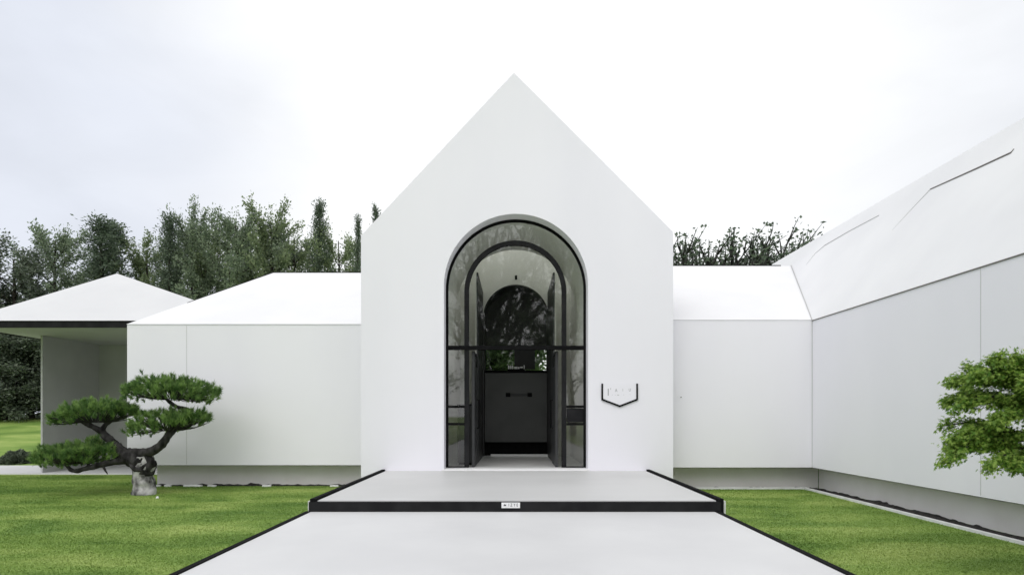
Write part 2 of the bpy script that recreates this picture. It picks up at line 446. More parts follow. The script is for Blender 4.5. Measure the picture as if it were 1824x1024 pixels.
house = thing('entrance_house', 'white gabled entrance house with a tall pointed front and an arched black framed doorway', 'house', (0, 15.5, 0))

def arch_wall(mb, y0, y1, cx, r, zs, zb, xl, xr, top, zbot, n=40, extra=()):
    """wall slab between y0 and y1 with an arched opening; top(x) is its upper edge"""
    xs = [cx - r * math.cos(math.pi * i / n) for i in range(n + 1)]
    zs_ = [zs + r * math.sin(math.pi * i / n) for i in range(n + 1)]
    for e in extra:
        if cx - r < e < cx + r:
            k = next(i for i in range(len(xs)) if xs[i] > e)
            xs.insert(k, e); zs_.insert(k, zs + math.sqrt(max(0, r*r - (e - cx)**2)))
    for (a, b) in ((xl, cx - r), (cx + r, xr)):
        pts = [(a, zbot), (b, zbot)]
        inner = [(b, zs)] if b == cx - r else []
        pts2 = pts + inner + [(b, top(b)), (a, top(a))]
        if b != cx - r: pts2 = [(a, zbot), (b, zbot), (b, top(b)), (a, top(a)), (a, zs)]
        mb.quad(*[(x, y0, z) for x, z in pts2]); mb.quad(*[(x, y1, z) for x, z in reversed(pts2)])
    for i in range(len(xs) - 1):
        q = [(xs[i], zs_[i]), (xs[i+1], zs_[i+1]), (xs[i+1], top(xs[i+1])), (xs[i], top(xs[i]))]
        mb.quad(*[(x, y0, z) for x, z in q]); mb.quad(*[(x, y1, z) for x, z in reversed(q)])
        mb.quad((xs[i], y0, zs_[i]), (xs[i], y1, zs_[i]), (xs[i+1], y1, zs_[i+1]), (xs[i+1], y0, zs_[i+1]))
    for x in (cx - r, cx + r):
        p = [(x, y0, zbot), (x, y1, zbot), (x, y1, zs), (x, y0, zs)]
        if x > cx: p.reverse()
        mb.quad(*p)
    if zb > zbot:   # closed below the sill
        mb.quad((cx-r, y0, zbot), (cx+r, y0, zbot), (cx+r, y0, zb), (cx-r, y0, zb))
        mb.quad((cx-r, y0, zb), (cx+r, y0, zb), (cx+r, y1, zb), (cx-r, y1, zb))

mb = MB()
arch_wall(mb, Y_FRONT, Y_FRONT + WT, CX, RA, ZS, Z_PLAT + 0.002, XL, XR, gable, -0.1, extra=(AX,))
# outer sides and verge (thickness of the gable)
mb.quad((XL, Y_FRONT + WT, -0.1), (XL, Y_FRONT, -0.1), (XL, Y_FRONT, ZL), (XL, Y_FRONT + WT, ZL))
mb.quad((XR, Y_FRONT, -0.1), (XR, Y_FRONT + WT, -0.1), (XR, Y_FRONT + WT, ZR), (XR, Y_FRONT, ZR))
mb.quad((XL, Y_FRONT, ZL), (AX, Y_FRONT, AZ), (AX, Y_FRONT + WT, AZ), (XL, Y_FRONT + WT, ZL))
mb.quad((AX, Y_FRONT, AZ), (XR, Y_FRONT, ZR), (XR, Y_FRONT + WT, ZR), (AX, Y_FRONT + WT, AZ))
obj('front_wall', mb, M['plaster'], house)
ya, yb = Y_FRONT + WT + 0.002, Y_BACK
obj('side_wall', MB().box(XL, XL + 0.2, ya, yb, -0.1, ZL - 0.02), M['plaster'], house)
obj('side_wall', MB().box(XR - 0.2, XR, ya, yb, -0.1, ZR - 0.02), M['plaster'], house)
th = 0.14
mb = MB()
def slope(mb, x0, z0, x1, z1, ya, yb, t):
    # the slab tapers to a thin edge at the eaves
    c0, c1 = (z0 - 0.02, z1 - t) if z0 < z1 else (z0 - t, z1 - 0.02)
    mb.solid([(x0, ya, z0), (x1, ya, z1), (x1, yb, z1), (x0, yb, z0), (x0, ya, c0), (x1, ya, c1), (x1, yb, c1), (x0, yb, c0)],
             [(0,1,2,3),(7,6,5,4),(0,4,5,1),(1,5,6,2),(2,6,7,3),(3,7,4,0)])
SK0, SK1, SKX = 15.9, 17.19, 1.62          # added glazed roof slot, unseen from the front, to brighten the hall
for (y0, y1) in ((ya, SK0), (SK1, yb + 0.1)):
    slope(mb, XL, ZL, AX, AZ, y0, y1, th); slope(mb, AX, AZ, XR, ZR, y0, y1, th)
slope(mb, XL, ZL, -SKX, gable(-SKX), SK0, SK1, th); slope(mb, SKX, gable(SKX), XR, ZR, SK0, SK1, th)
obj('roof', mb, M['roof'], house)
obj('added_skylight', MB().quad((-SKX, SK0, gable(-SKX) - 0.05), (AX, SK0, AZ - 0.05), (AX, SK1, AZ - 0.05), (-SKX, SK1, gable(-SKX) - 0.05))
    .quad((AX, SK0, AZ - 0.05), (SKX, SK0, gable(SKX) - 0.05), (SKX, SK1, gable(SKX) - 0.05), (AX, SK1, AZ - 0.05)), M['glass'], house)  # panes of the added slot, out of view
# back wall with its window opening
WZ0, WZ1, WX0, WX1 = EYE + 1.275, EYE + 2.02, -0.84, 1.00
mb = MB()
mb.box(XL + 0.2, WX0, yb - 0.22, yb, 0, ZL).box(WX1, XR - 0.2, yb - 0.22, yb, 0, ZL)
mb.box(WX0, WX1, yb - 0.22, yb, 0, WZ0).box(WX0, WX1, yb - 0.22, yb, WZ1, ZL)
mb.prism_y([(XL + 0.2, ZL), (XR - 0.2, ZL), (XR - 0.2, gable(XR-0.2) - th), (AX, AZ - th), (XL + 0.2, gable(XL+0.2) - th)], yb - 0.22, yb)
obj('back_wall', mb, M['dark'], house)
obj('door_sill', MB().box(CX - RA - 0.03, CX + RA + 0.03, Y_FRONT - 0.028, Y_FRONT + 0.42, Z_PLAT + 0.001, Z_PLAT + 0.034), M['white'], house, bevel=0.004)

# vestibule: vault, floor, end wall with the inner arch
Y_END = 17.2
mb = MB(); n = 40; rv = RA + 0.012
pr = [(CX - rv, ZF - 0.05)] + [(CX - rv * math.cos(math.pi * i / n), ZS + rv * math.sin(math.pi * i / n)) for i in range(n + 1)] + [(CX + rv, ZF - 0.05)]
pr_o = [(CX - rv - 0.08, ZF - 0.05)] + [(CX - (rv+0.08) * math.cos(math.pi * i / n), ZS + (rv+0.08) * math.sin(math.pi * i / n)) for i in range(n + 1)] + [(CX + rv + 0.08, ZF - 0.05)]
yv = Y_FRONT + WT + 0.002
for i in range(len(pr) - 1):
    (x0, z0), (x1, z1) = pr[i], pr[i+1]; (a0, c0), (a1, c1) = pr_o[i], pr_o[i+1]
    mb.quad((x0, yv, z0), (x1, yv, z1), (x1, SK0 - 0.05, z1), (x0, SK0 - 0.05, z0))
    mb.quad((a0, yv, c0), (a0, SK0 - 0.05, c0), (a1, SK0 - 0.05, c1), (a1, yv, c1))
obj('vault', mb, M['inner'], house, smooth=True)
obj('vestibule_floor', MB().box(CX - rv, CX + rv, Y_FRONT + 0.43, 17.95, Z_PLAT - 0.1, ZF), M['inner_floor'], house)
C2, R2, ZS2 = 0.062, 0.905, EYE + 3.59 - 0.905
mb = MB()
arch_wall(mb, Y_END, Y_END + 0.12, C2, R2, ZS2, 0, CX - rv - 0.1, CX + rv + 0.1, lambda x: gable(x) - th - 0.004, ZF - 0.04, extra=(AX,))
obj('end_wall', mb, M['inner'], house)
mb = MB()
arch_wall(mb, SK0 - 0.048, SK0 - 0.004, CX, rv, ZS, 0, CX - rv - 0.1, CX + rv + 0.1, lambda x: gable(x) - th - 0.004, ZF - 0.04, extra=(AX,))
obj('added_well_front', mb, M['inner'], house)  # wall of the added light well bringing daylight into the hall
for (x0, x1) in ((CX - rv - 0.1, CX - rv), (CX + rv, CX + rv + 0.1)):
    obj('added_well_side', MB().box(x0, x1, SK0 - 0.003, Y_END - 0.003, ZF - 0.04, min(gable(x0), gable(x1)) - 0.06), M['inner'], house)  # sides of the added light well
# black reveal lining of the inner arch
def ring(mb, cx, r0, r1, zs, zb, y0, y1, n=48):
    """arched frame: legs down to zb, half ring on top, between radii r1 (inner) and r0 (outer)"""
    o_ = [(cx - r0, zb)] + [(cx - r0*math.cos(math.pi*i/n), zs + r0*math.sin(math.pi*i/n)) for i in range(n+1)] + [(cx + r0, zb)]
    i_ = [(cx - r1, zb)] + [(cx - r1*math.cos(math.pi*i/n), zs + r1*math.sin(math.pi*i/n)) for i in range(n+1)] + [(cx + r1, zb)]
    k = len(o_); b = len(mb.v)
    for L in (o_, i_):
        for y in (y0, y1): mb.v += [(x, y, z) for x, z in L]
    O0, O1, I0, I1 = b, b + k, b + 2*k, b + 3*k
    for j in range(k - 1):
        mb.f += [(O0+j, I0+j, I0+j+1, O0+j+1), (O1+j, O1+j+1, I1+j+1, I1+j), (O0+j, O0+j+1, O1+j+1, O1+j), (I0+j, I1+j, I1+j+1, I0+j+1)]
    mb.f += [(O0, O1, I1, I0), (O0+k-1, I0+k-1, I1+k-1, O1+k-1)]
mb = MB(); ring(mb, C2, R2 - 0.002, R2 - 0.03, ZS2, ZF + 0.002, Y_END - 0.015, 17.93)
obj('inner_arch_lining', mb, M['dark'], house)
obj('niche_back', MB().box(C2 - 0.88, C2 + 0.88, 17.94, 17.98, WZ1 + 0.02, ZS2 + 0.9).box(C2 - 0.88, C2 + 0.88, 17.94, 17.98, ZF, WZ0 - 0.02), M['dark'], house)
for xa in (-0.86, 0.95):
    y0, y1 = 14.75, Y_END - 0.02
    sx = 1 if xa > 0 else -1
    obj('dark_side_panel', MB().box(xa - 0.02, xa + 0.02, y0, y1, ZF + 0.003, EYE + 3.37), M['dark'], house, bevel=0.004)
    a, b = sorted((xa + sx * 0.022, xa + sx * 0.04))
    obj('bounce_backing', MB().box(a, b, y0 + 0.02, y1, ZF + 0.003, EYE + 3.35), M['inner'], house)  # pale plate added behind the dark panel to bounce light towards the sidelights
obj('floor_strip', MB().box(-0.63, 0.97, 17.05, 17.09, ZF + 0.001, ZF + 0.06), M['white'], house)

# arched entrance frame, glass, door leaves
ent = obj('door_frame', (lambda m: (ring(m, CX, RA - 0.004, RA - 0.052, ZS, ZF - 0.012, 13.36, 13.43), m)[1])(MB()), M['black'], house)
s1 = F / 13.36
def fz(py): return EYE + (PY - py) / s1
def fx(px): return (px - PX) / s1
mb = MB(); ring(mb, fx(918), 1.095, 0.995, fz(428) - 1.095, ZF - 0.012, 13.375, 13.455)
obj('inner_arch_frame', mb, M['fascia'], ent, smooth=False)
xin0, xin1 = CX - RA + 0.052, CX + RA - 0.052
obj('transom', MB().box(xin0 - 0.02, xin1 + 0.02, 13.35, 13.46, fz(622.5), fz(615.5)), M['black'], ent, bevel=0.004)
obj('bottom_rail', MB().box(xin0 - 0.02, fx(834), 13.352, 13.428, ZF - 0.012, ZF + 0.03), M['black'], ent)
obj('bottom_rail', MB().box(fx(1002.5), xin1 + 0.02, 13.352, 13.428, ZF - 0.012, ZF + 0.03), M['black'], ent)
for (a, b) in ((xin0 - 0.01, fx(827.5)), (fx(1009.5), xin1 + 0.01)):
    for py in (724, 755):
        obj('sidelight_bar', MB().box(a, b, 13.365, 13.425, fz(py + 2.2), fz(py - 2.2)), M['black'], ent)
obj('sidelight_panel', MB().box(fx(1009.5), xin1, 13.385, 13.405, fz(752), fz(727)), M['fascia'], ent)
# glass: fanlight pieces above the transom, sidelights below
mb = MB(); n = 48; rg = RA - 0.045
pts = [(CX - rg, fz(616))] + [(CX - rg*math.cos(math.pi*i/n), ZS + rg*math.sin(math.pi*i/n)) for i in range(n+1)] + [(CX + rg, fz(616))]
mb.quad(*[(x, 13.395, z) for x, z in reversed(pts)])
obj('fanlight_glass', mb, M['glass'], ent)
for (a, b) in ((xin0 - 0.005, fx(829)), (fx(1008), xin1 + 0.005)):
    m_ = MB().quad((a, 13.395, ZF), (b, 13.395, ZF), (b, 13.395, fz(622)), (a, 13.395, fz(622)))
    obj('sidelight_glass', m_, M['glass'], ent)
for xa, sx in ((-0.875, 1), (0.93, -1)):
    leaf = obj('door_leaf', MB().box(xa - 0.03, xa + 0.03, 13.47, 14.62, ZF + 0.006, fz(624)), M['dark'], house, bevel=0.004)
    leaf['label'] = 'dark door leaf standing open into the hall on the %s' % ('left' if xa < 0 else 'right')
    hx = xa + sx * 0.075
    obj('handle', MB().tube([(xa + sx*0.03, 14.35, EYE - 0.3), (hx, 14.35, EYE - 0.3), (hx, 14.35, EYE + 0.35), (xa + sx*0.03, 14.35, EYE + 0.35)], 0.014), M['black'], leaf, smooth=True)
    obj('door_closer', MB().tube([(xa + sx*0.03, 13.6, fz(630)), (xa + sx*0.06, 13.75, fz(632)), (xa + sx*0.05, 13.95, fz(650))], 0.012), M['black'], leaf, smooth=True)
# back window
win = obj('back_window', MB().box(WX0, WX1, yb - 0.13, yb - 0.09, WZ0, WZ0 + 0.03).box(WX0, WX1, yb - 0.13, yb - 0.09, WZ1 - 0.03, WZ1)
          .box(WX0, WX0 + 0.03, yb - 0.13, yb - 0.09, WZ0 + 0.03, WZ1 - 0.03).box(WX1 - 0.03, WX1, yb - 0.13, yb - 0.09, WZ0 + 0.03, WZ1 - 0.03), M['black'], house)
obj('window_glass', MB().quad((WX0, yb - 0.11, WZ0), (WX1, yb - 0.11, WZ0), (WX1, yb - 0.11, WZ1), (WX0, yb - 0.11, WZ1)), M['glass'], win)
obj('window_screen', MB().box(0.02, 0.62, yb - 0.2, yb - 0.17, WZ0 + 0.06, WZ1), M['dark'], win)

# inside the hall
s2 = F / 17.3
def gx_(px): return (px - PX) / s2
def gz_(py): return EYE + (PY - py) / s2
cab = thing('hall_cabinet', 'tall charcoal cabinet with a bar handle at the end of the arched hall', 'cabinet', (0.08, 17.5, ZF))
obj('front_panel', MB().box(-0.80, 0.925, 17.30, 17.34, gz_(787), gz_(664)), M['cabinet'], cab, bevel=0.004)
obj('body', MB().box(-0.80, 0.925, 17.345, 17.80, gz_(786), gz_(666)), M['dark'], cab)
obj('toe_kick', MB().box(-0.80, 0.925, 17.42, 17.80, ZF + 0.002, gz_(787) - 0.005), M['black'], cab)
obj('counter_top', MB().box(-0.81, 0.93, 17.28, 17.82, gz_(663.5), gz_(661)), M['black'], cab, bevel=0.004)
for px in (905, 943.5):
    obj('handle_block', MB().box(gx_(px - 4), gx_(px + 4), 17.27, 17.30, gz_(706.5), gz_(699.5)), M['black'], cab)
obj('handle_bar', MB().box(gx_(909), gx_(939.5), 17.275, 17.293, gz_(705), gz_(700.5)), M['dark'], cab, bevel=0.004)
sg = thing('lettered_sign', 'small white lettered sign standing on top of the charcoal hall cabinet', 'sign', (gx_(920), 17.5, gz_(661)))
zc = gz_(661)
m_ = MB()
for k in range(3): m_.box(gx_(905 + k*3.4), gx_(907.4 + k*3.4), 17.44, 17.46, zc + 0.075, zc + 0.17)
m_.box(gx_(905), gx_(915), 17.445, 17.455, zc + 0.10, zc + 0.12)
m_.box(gx_(916), gx_(922), 17.44, 17.46, zc + 0.07, zc + 0.14).box(gx_(923), gx_(925.5), 17.44, 17.46, zc + 0.075, zc + 0.13)
m_.box(gx_(926.5), gx_(931.5), 17.44, 17.46, zc + 0.10, zc + 0.14).box(gx_(933), gx_(934.6), 17.44, 17.46, zc + 0.06, zc + 0.18)
obj('lettering', m_, M['white'], sg)
obj('stand', MB().box(gx_(904), gx_(935), 17.43, 17.47, zc + 0.002, zc + 0.07), M['black'], sg)
cam_w = thing('wall_camera', 'tiny black security camera on the hall wall above the inner arch', 'camera', (gx_(919), 17.15, gz_(497)))
obj('housing', MB().box(gx_(917), gx_(921), 17.08, 17.15, gz_(500.5), gz_(493.5)), M['black'], cam_w, bevel=0.01)
obj('bracket', MB().box(gx_(918.4), gx_(919.6), 17.152, 17.197, gz_(498), gz_(496)), M['black'], cam_w)
low = thing('low_cabinet', 'low black cabinet behind the left glass sidelight', 'cabinet', (-1.1, 14.4, ZF))
obj('body', MB().box(-1.27, -0.93, 14.1, 14.7, ZF + 0.05, EYE + 0.22), M['dark'], low, bevel=0.006)
obj('top', MB().box(-1.28, -0.925, 14.09, 14.71, EYE + 0.222, EYE + 0.245), M['black'], low, bevel=0.004)
obj('plinth', MB().box(-1.25, -0.95, 14.14, 14.68, ZF + 0.001, ZF + 0.049), M['black'], low)

# shield sign on the facade
sgn = thing('shield_sign', 'black outlined shield sign with faint grey letters on the white wall right of the door', 'sign', ((1104 - PX)/s0, Y_FRONT - 0.02, EYE + (PY - 725)/s0))
poly = [(1071.5, 683), (1071.5, 712), (1103.7, 724.2), (1135.3, 712), (1135.3, 683)]
pin = [(1074, 683), (1074, 710.2), (1103.7, 721.4), (1133, 710.2), (1133, 683)]
pout = [(1071.0, 683), (1071.0, 712.4), (1103.7, 724.8), (1136.0, 712.4), (1136.0, 683)]
m_ = MB()
def fp(p, y): return ((p[0] - PX) / s0, y, EYE + (PY - p[1]) / s0)
for i in range(4):
    a, b, c, d = pout[i], pout[i+1], pin[i+1], pin[i]
    y0, y1 = Y_FRONT - 0.026, Y_FRONT - 0.010
    m_.solid([fp(a,y0), fp(b,y0), fp(c,y0), fp(d,y0), fp(a,y1), fp(b,y1), fp(c,y1), fp(d,y1)],
             [(0,1,2,3),(7,6,5,4),(0,4,5,1),(2,6,7,3)] + ([(3,7,4,0)] if i == 0 else []) + ([(1,5,6,2)] if i == 3 else []))
obj('outline', m_, M['black'], sgn)
obj('panel', MB().prism_y([(fp(p, 0)[0], fp(p, 0)[2]) for p in (pin[0], pin[1], pin[2], pin[3], pin[4])], Y_FRONT - 0.014, Y_FRONT - 0.006), M["plaster"], sgn)
yl = Y_FRONT - 0.0155
for body, px, py, size in (('I', 1083.2, 704.3, 0.21), ("'", 1087.6, 699.5, 0.14), ('A', 1097.3, 697.6, 0.095), ('I', 1109.2, 696.6, 0.08), ('U', 1121.6, 696.6, 0.085),
                           ('.', 1090.3, 703.5, 0.10), (',', 1095.5, 703.5, 0.08), ('~', 1100.8, 705.5, 0.10), ('.', 1111.0, 703.3, 0.10), ('.', 1122.0, 702.6, 0.08)):
    text_mesh('letter', body, size, M['ink_grey'], sgn, fp((px, py), yl), align='CENTER', sx=0.8)

# ------------------------------------------------------------------ wings
ZE = EYE + 2.042      # eaves
ZB = EYE - 1.127      # underside of the floating wall
# left wing
YW = 14.07; XW = -8.72; XE = XL + 0.45
YR, ZR_ = 18.34, EYE + 4.18
lw = thing('side_wing', 'low white wing with a hipped roof left of the entrance house behind the pine', 'building', (-6, 18, 0), 'low white wings of the house')
yb2 = 2 * YR - YW
obj('wall', MB().box(XW, XL - 0.003, YW, YW + 0.25, ZB, ZE).box(XW, XW + 0.25, YW + 0.252, yb2, ZB, ZE).box(XW + 0.252, XL - 0.003, yb2 - 0.25, yb2, ZB, ZE)
    .box(XW + 0.252, XL - 0.003, YW + 0.252, yb2 - 0.252, ZB, ZB + 0.1), M['plaster'], lw)
obj('base', MB().box(XW + 0.45, XL - 0.003, YW + 0.40, yb2 - 0.5, -0.1, ZB - 0.010), M['base'], lw)
XRG = -7.07
t_ = 0.10
A_, B_, C_, D_ = (XW - 0.01, YW - 0.015, ZE + 0.003), (XE, YW - 0.015, ZE + 0.003), (XE, YR, ZR_), (XRG, YR, ZR_)
E_, G_ = (XE, yb2 + 0.015, ZE + 0.003), (XW - 0.01, yb2 + 0.015, ZE + 0.003)
obj('roof', MB().solid([A_, B_, C_, D_, E_, G_], [(0,1,2,3), (3,2,4,5), (0,3,5), (0,5,4,1), (1,4,2)]), M['roof'], lw)
obj('ridge_cap', MB().tube([(XW + (XRG-XW)*0.35, YW + (YR-YW)*0.35, ZE + (ZR_-ZE)*0.35 + 0.004), (XRG, YR, ZR_ + 0.008), (XE, YR, ZR_ + 0.008)], [0.012, 0.016, 0.016], 6), M['fascia'], lw)
obj('underside_shade', MB().box(XW + 0.006, XL - 0.003, YW + 0.006, yb2 - 0.01, ZB - 0.008, ZB - 0.002), M['fascia'], lw)  # dark sheet standing in for shade at the top of the recess
xj = (332.5 - PX) * YW / F
obj('panel_joint', MB().box(xj - 0.004, xj + 0.004, YW - 0.003, YW + 0.01, ZB + 0.02, ZE - 0.03), M['joint'], lw)

# right wing between the entrance house and the long wing
YW2 = 13.45; XC = 6.44; YR2, ZR2 = 17.75, EYE + 4.24
rw = thing('side_wing', 'low white wing right of the entrance house joining the long right wing', 'building', (4.8, 18, 0), 'low white wings of the house')
yb3 = 2 * YR2 - YW2
obj('wall', MB().box(XR + 0.003, XC + 0.3, YW2, YW2 + 0.25, ZB, ZE).box(XR + 0.003, XC + 0.3, yb3 - 0.25, yb3, ZB, ZE)
    .box(XR + 0.003, XC + 0.3, YW2 + 0.252, yb3 - 0.252, ZB, ZB + 0.1), M['plaster'], rw)
obj('base', MB().box(XR + 0.003, XC + 0.32, YW2 + 0.40, yb3 - 0.5, -0.1, ZB - 0.010), M['base'], rw)
x0 = XR - 0.45
obj('roof', MB().solid([(x0, YW2 - 0.01, ZE + 0.004), (9.2, YW2 - 0.01, ZE + 0.004), (9.2, YR2, ZR2), (x0, YR2, ZR2), (9.2, yb3, ZE), (x0, yb3, ZE)],
    [(0,1,2,3), (3,2,4,5), (0,3,5), (1,4,2), (0,5,4,1)]), M['roof'], rw)
obj('ridge_cap', MB().tube([(XR, YR2, ZR2 + 0.008), (7.6, YR2, ZR2 + 0.008)], 0.016, 6), M['fascia'], rw)
obj('panel_joint', MB().box(XC - 0.012, XC - 0.001, YW2 - 0.006, YW2 - 0.001, ZB, ZE), M['joint'], rw)
obj('underside_shade', MB().box(XR + 0.003, XC + 0.005, YW2 + 0.006, yb3 - 0.01, ZB - 0.008, ZB - 0.002), M['fascia'], rw)  # shade below the overhang, put in as a dark sheet
xb_ = (1213 - PX) * YW2 / F
obj('wall_bolt', MB().tube([(xb_, YW2 - 0.012, EYE + (PY-707)*YW2/F), (xb_, YW2 - 0.0005, EYE + (PY-707)*YW2/F)], 0.012, 8), M['seam'], rw)

# long right wing, running along the view
al = 1.5                                   # roof slope
XRI = 8.29; ZRI = EYE + 4.83
Y0r, Y1r = -4.0, 20.0
gw = thing('long_wing', 'long white wing with a steep pale roof running along the right edge of the lawn', 'building', (8.3, 8, 0))
obj('wall', MB().box(XC, XC + 0.25, Y0r, YW2 - 0.004, ZB, ZE).box(XC + 0.31, XC + 0.56, YW2 + 0.26, Y1r, ZB, ZE)
    .box(2*XRI - XC - 0.25, 2*XRI - XC, Y0r, Y1r, ZB, ZE).prism_y([(XC + 0.35, ZB), (2*XRI - XC - 0.255, ZB), (2*XRI - XC - 0.255, ZE), (XRI, ZRI - 0.2), (XC + 0.35, ZE)], Y1r - 0.25, Y1r)
    .box(XC + 0.252, 2*XRI - XC - 0.252, Y0r, YW2 - 0.3, ZB, ZB + 0.1), M['plaster'], gw)
obj('base', MB().box(XC + 0.33, 2*XRI - XC - 0.3, Y0r, YW2 + 0.39, -0.1, ZB - 0.010), M['base'], gw)
mb = MB()
slope(mb, XC - 0.012, ZE + 0.004, XRI, ZRI, Y0r, Y1r, 0.12); slope(mb, XRI, ZRI, 2*XRI - XC, ZE + 0.004, Y0r, Y1r, 0.12)
obj('roof', mb, M['roof'], gw)
obj('eaves_line', MB().box(XC - 0.016, XC - 0.002, Y0r, YW2 - 0.01, ZE - 0.016, ZE - 0.002), M['seam'], gw)
def on_roof(px, py, lift=0.006):
    """where the ray of a photo pixel meets the roof plane"""
    dx, dz = (px - PX) / F, (PY - py) / F
    slope_ = (ZRI - ZE) / (XRI - XC)
    # EYE + dz*t = ZE + slope*(dx*t - XC)
    t = (ZE - slope_ * XC - EYE) / (dz - slope_ * dx)
    n_ = Vector((-slope_, 0, 1)).normalized()
    return Vector((dx * t, t, EYE + dz * t)) + n_ * lift
v0, v1 = Vector((XC, YW2, ZE)), Vector((XC + (ZR2 - ZE)/((ZRI - ZE)/(XRI - XC)), YR2, ZR2))
obj('valley', MB().tube([v0 + Vector((-0.012, -0.012, 0.01)), v0.lerp(v1, 0.5) + Vector((-0.01, -0.01, 0.012)), v1 + Vector((-0.01, -0.01, 0.012))], 0.011, 6), M['seam_pale'], gw)
obj('roof_seam', MB().tube([on_roof(1658, 337.5), on_roof(1740, 301), on_roof(1802, 272.5), on_roof(1806.5, 266)], [0.012, 0.016, 0.016, 0.008], 6), M['seam'], gw)
obj('roof_seam', MB().tube([on_roof(1658, 337.5), on_roof(1625, 372), on_roof(1590, 410)], [0.008, 0.005, 0.002], 6), M['seam_pale'], gw)
obj('roof_seam', MB().tube([on_roof(1436, 472), on_roof(1452, 452), on_roof(1470, 437)], [0.003, 0.006, 0.010], 6), M['seam_pale'], gw)
obj('roof_seam', MB().tube([on_roof(1470, 437), on_roof(1515, 411), on_roof(1566, 384)], [0.012, 0.010, 0.008], 6), M['seam_pale'], gw)
obj('underside_shade', MB().box(XC + 0.007, 2*XRI - XC - 0.01, Y0r, YW2 + 0.5, ZB - 0.008, ZB - 0.002), M['fascia'], gw)  # dark sheet added to deepen the shade over the recessed base
yj = XC * F / (1747 - PX)
obj('panel_joint', MB().box(XC - 0.003, XC + 0.01, yj - 0.005, yj + 0.005, ZB + 0.02, ZE - 0.03), M['joint'], gw)

# gravel strips and kerbs at the foot of the wings
def gravel(name, x0, x1, y0, y1, label, seed, h=0.05, st=0.06):
    nx_, ny_ = max(4, int((x1-x0)/st)), max(4, int((y1-y0)/st)); g = MB()
    for j in range(ny_ + 1):
        for i in range(nx_ + 1):
            x, y = x0 + (x1-x0)*i/nx_, y0 + (y1-y0)*j/ny_
            z = 0.012 + h * max(0, mnoise.noise((x*7+seed, y*7, 0.3))) + h * 0.9 * max(0, mnoise.noise((x*1.7+seed, y*1.7, 2.3)))
            if i in (0, nx_) or j in (0, ny_): z = -0.01
            g.v.append((x, y, z))
    for j in range(ny_):
        for i in range(nx_):
            a = j*(nx_+1)+i; g.f.append((a, a+1, a+nx_+2, a+nx_+1))
    o = obj(name, g, M['gravel'], loc=((x0+x1)/2, (y0+y1)/2, 0)); tag(o, label, 'gravel', kind='stuff')
gravel('gravel_bed', 6.40, XC + 0.33, 2.0, 13.62, 'dark gravel strip along the foot of the long right wing', 3, 0.045)
gravel('gravel_bed', XR, XC + 0.32, 13.66, YW2 + 0.40, 'dark gravel strip along the foot of the right wing', 7, 0.05)
gravel('gravel_bed', XW + 0.3, XL, YW + 0.12, YW + 0.40, 'dark soil strip along the foot of the left wing', 11, 0.07)
o = obj('lawn_kerb', MB().box(6.345, 6.395, 2.0, 13.62, -0.1, 0.045).box(XR + 0.02, 6.395, 13.622, 13.655, -0.1, 0.045), M['kerb'], loc=(6.37, 8, 0), bevel=0.004)
tag(o, 'thin pale stone kerb between the right lawn and the dark gravel', 'kerb')
rng = random.Random(4)
x = XW + 0.5
while x < XL - 0.3:
    w = rng.uniform(0.12, 0.5)
    if rng.random() < 0.55:
        o = obj('edging_stone', MB().box(x, x + w, YW + 0.04, YW + 0.11, -0.03, 0.035 + rng.uniform(0, 0.012)), M['kerb'], loc=(x, YW + 0.07, 0), bevel=0.008)
        tag(o, 'flat pale edging stone in the grass at the foot of the left wing', 'stone', 'pale edging stones along the left wing')
    x += w + rng.uniform(0.05, 0.35)
o = obj('pebble', MB().tube([(-6.9, 12.08, 0), (-6.9, 12.08, 0.025), (-6.9, 12.08, 0.05)], [0.024, 0.03, 0.012], 8, 0.2, 1), M['white'], loc=(-6.9, 12.08, 0), smooth=True)
tag(o, 'small white pebble lying on the lawn in front of the pine trunk', 'pebble')

# ------------------------------------------------------------------ pavilion at the left
pv = thing('pavilion', 'white open pavilion with a pyramid roof and a dark fascia at the far left', 'building', (-11, 18, 0))
ze = EYE + 2.177; zf = EYE + 2.345
Ye, Yb = 15.5, 20.5; xl, xr = -13.75, -6.47; ap = (-11.45, 18.0, EYE + 4.08)
obj('roof', MB().solid([(xl, Ye, zf), (xr, Ye, zf), (xr, Yb, zf), (xl, Yb, zf), ap], [(0,1,4), (1,2,4), (2,3,4), (3,0,4), (3,2,1,0)]), M['pav_roof'], pv)
xf = -8.4
obj('fascia', MB().box(xl + 0.03, xf, Ye + 0.03, Ye + 0.08, ze, zf - 0.003).box(xl + 0.03, xl + 0.08, Ye + 0.082, Yb - 0.03, ze, zf - 0.003), M['fascia'], pv)
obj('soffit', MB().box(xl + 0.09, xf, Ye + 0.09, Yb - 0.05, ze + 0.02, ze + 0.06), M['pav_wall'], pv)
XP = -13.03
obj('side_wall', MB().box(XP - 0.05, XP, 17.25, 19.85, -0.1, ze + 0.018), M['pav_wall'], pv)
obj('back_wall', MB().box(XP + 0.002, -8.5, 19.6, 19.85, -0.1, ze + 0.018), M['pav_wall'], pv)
o = obj('terrace', MB().box(-19, -8.3, 17.0, 19.75, -0.2, 0.03).box(-8.3, -8.1, 14.7, 17.6, -0.2, 0.02), M['paving']); tag(o, kind='structure')

# ------------------------------------------------------------------ vegetation
def leaves(C, D, L, Wd, rng):
    """rhombic leaves at C along D with length L and width Wd"""
    n = len(C); D = D / (np.linalg.norm(D, axis=1, keepdims=True) + 1e-9)
    S = np.cross(D, rng.normal(0, 1, (n, 3))); S /= (np.linalg.norm(S, axis=1, keepdims=True) + 1e-9)
    v = np.stack([C - D*L[:,None]*0.5, C + S*Wd[:,None]*0.5, C + D*L[:,None]*0.5, C - S*Wd[:,None]*0.5], 1)
    return v.reshape(-1, 3)

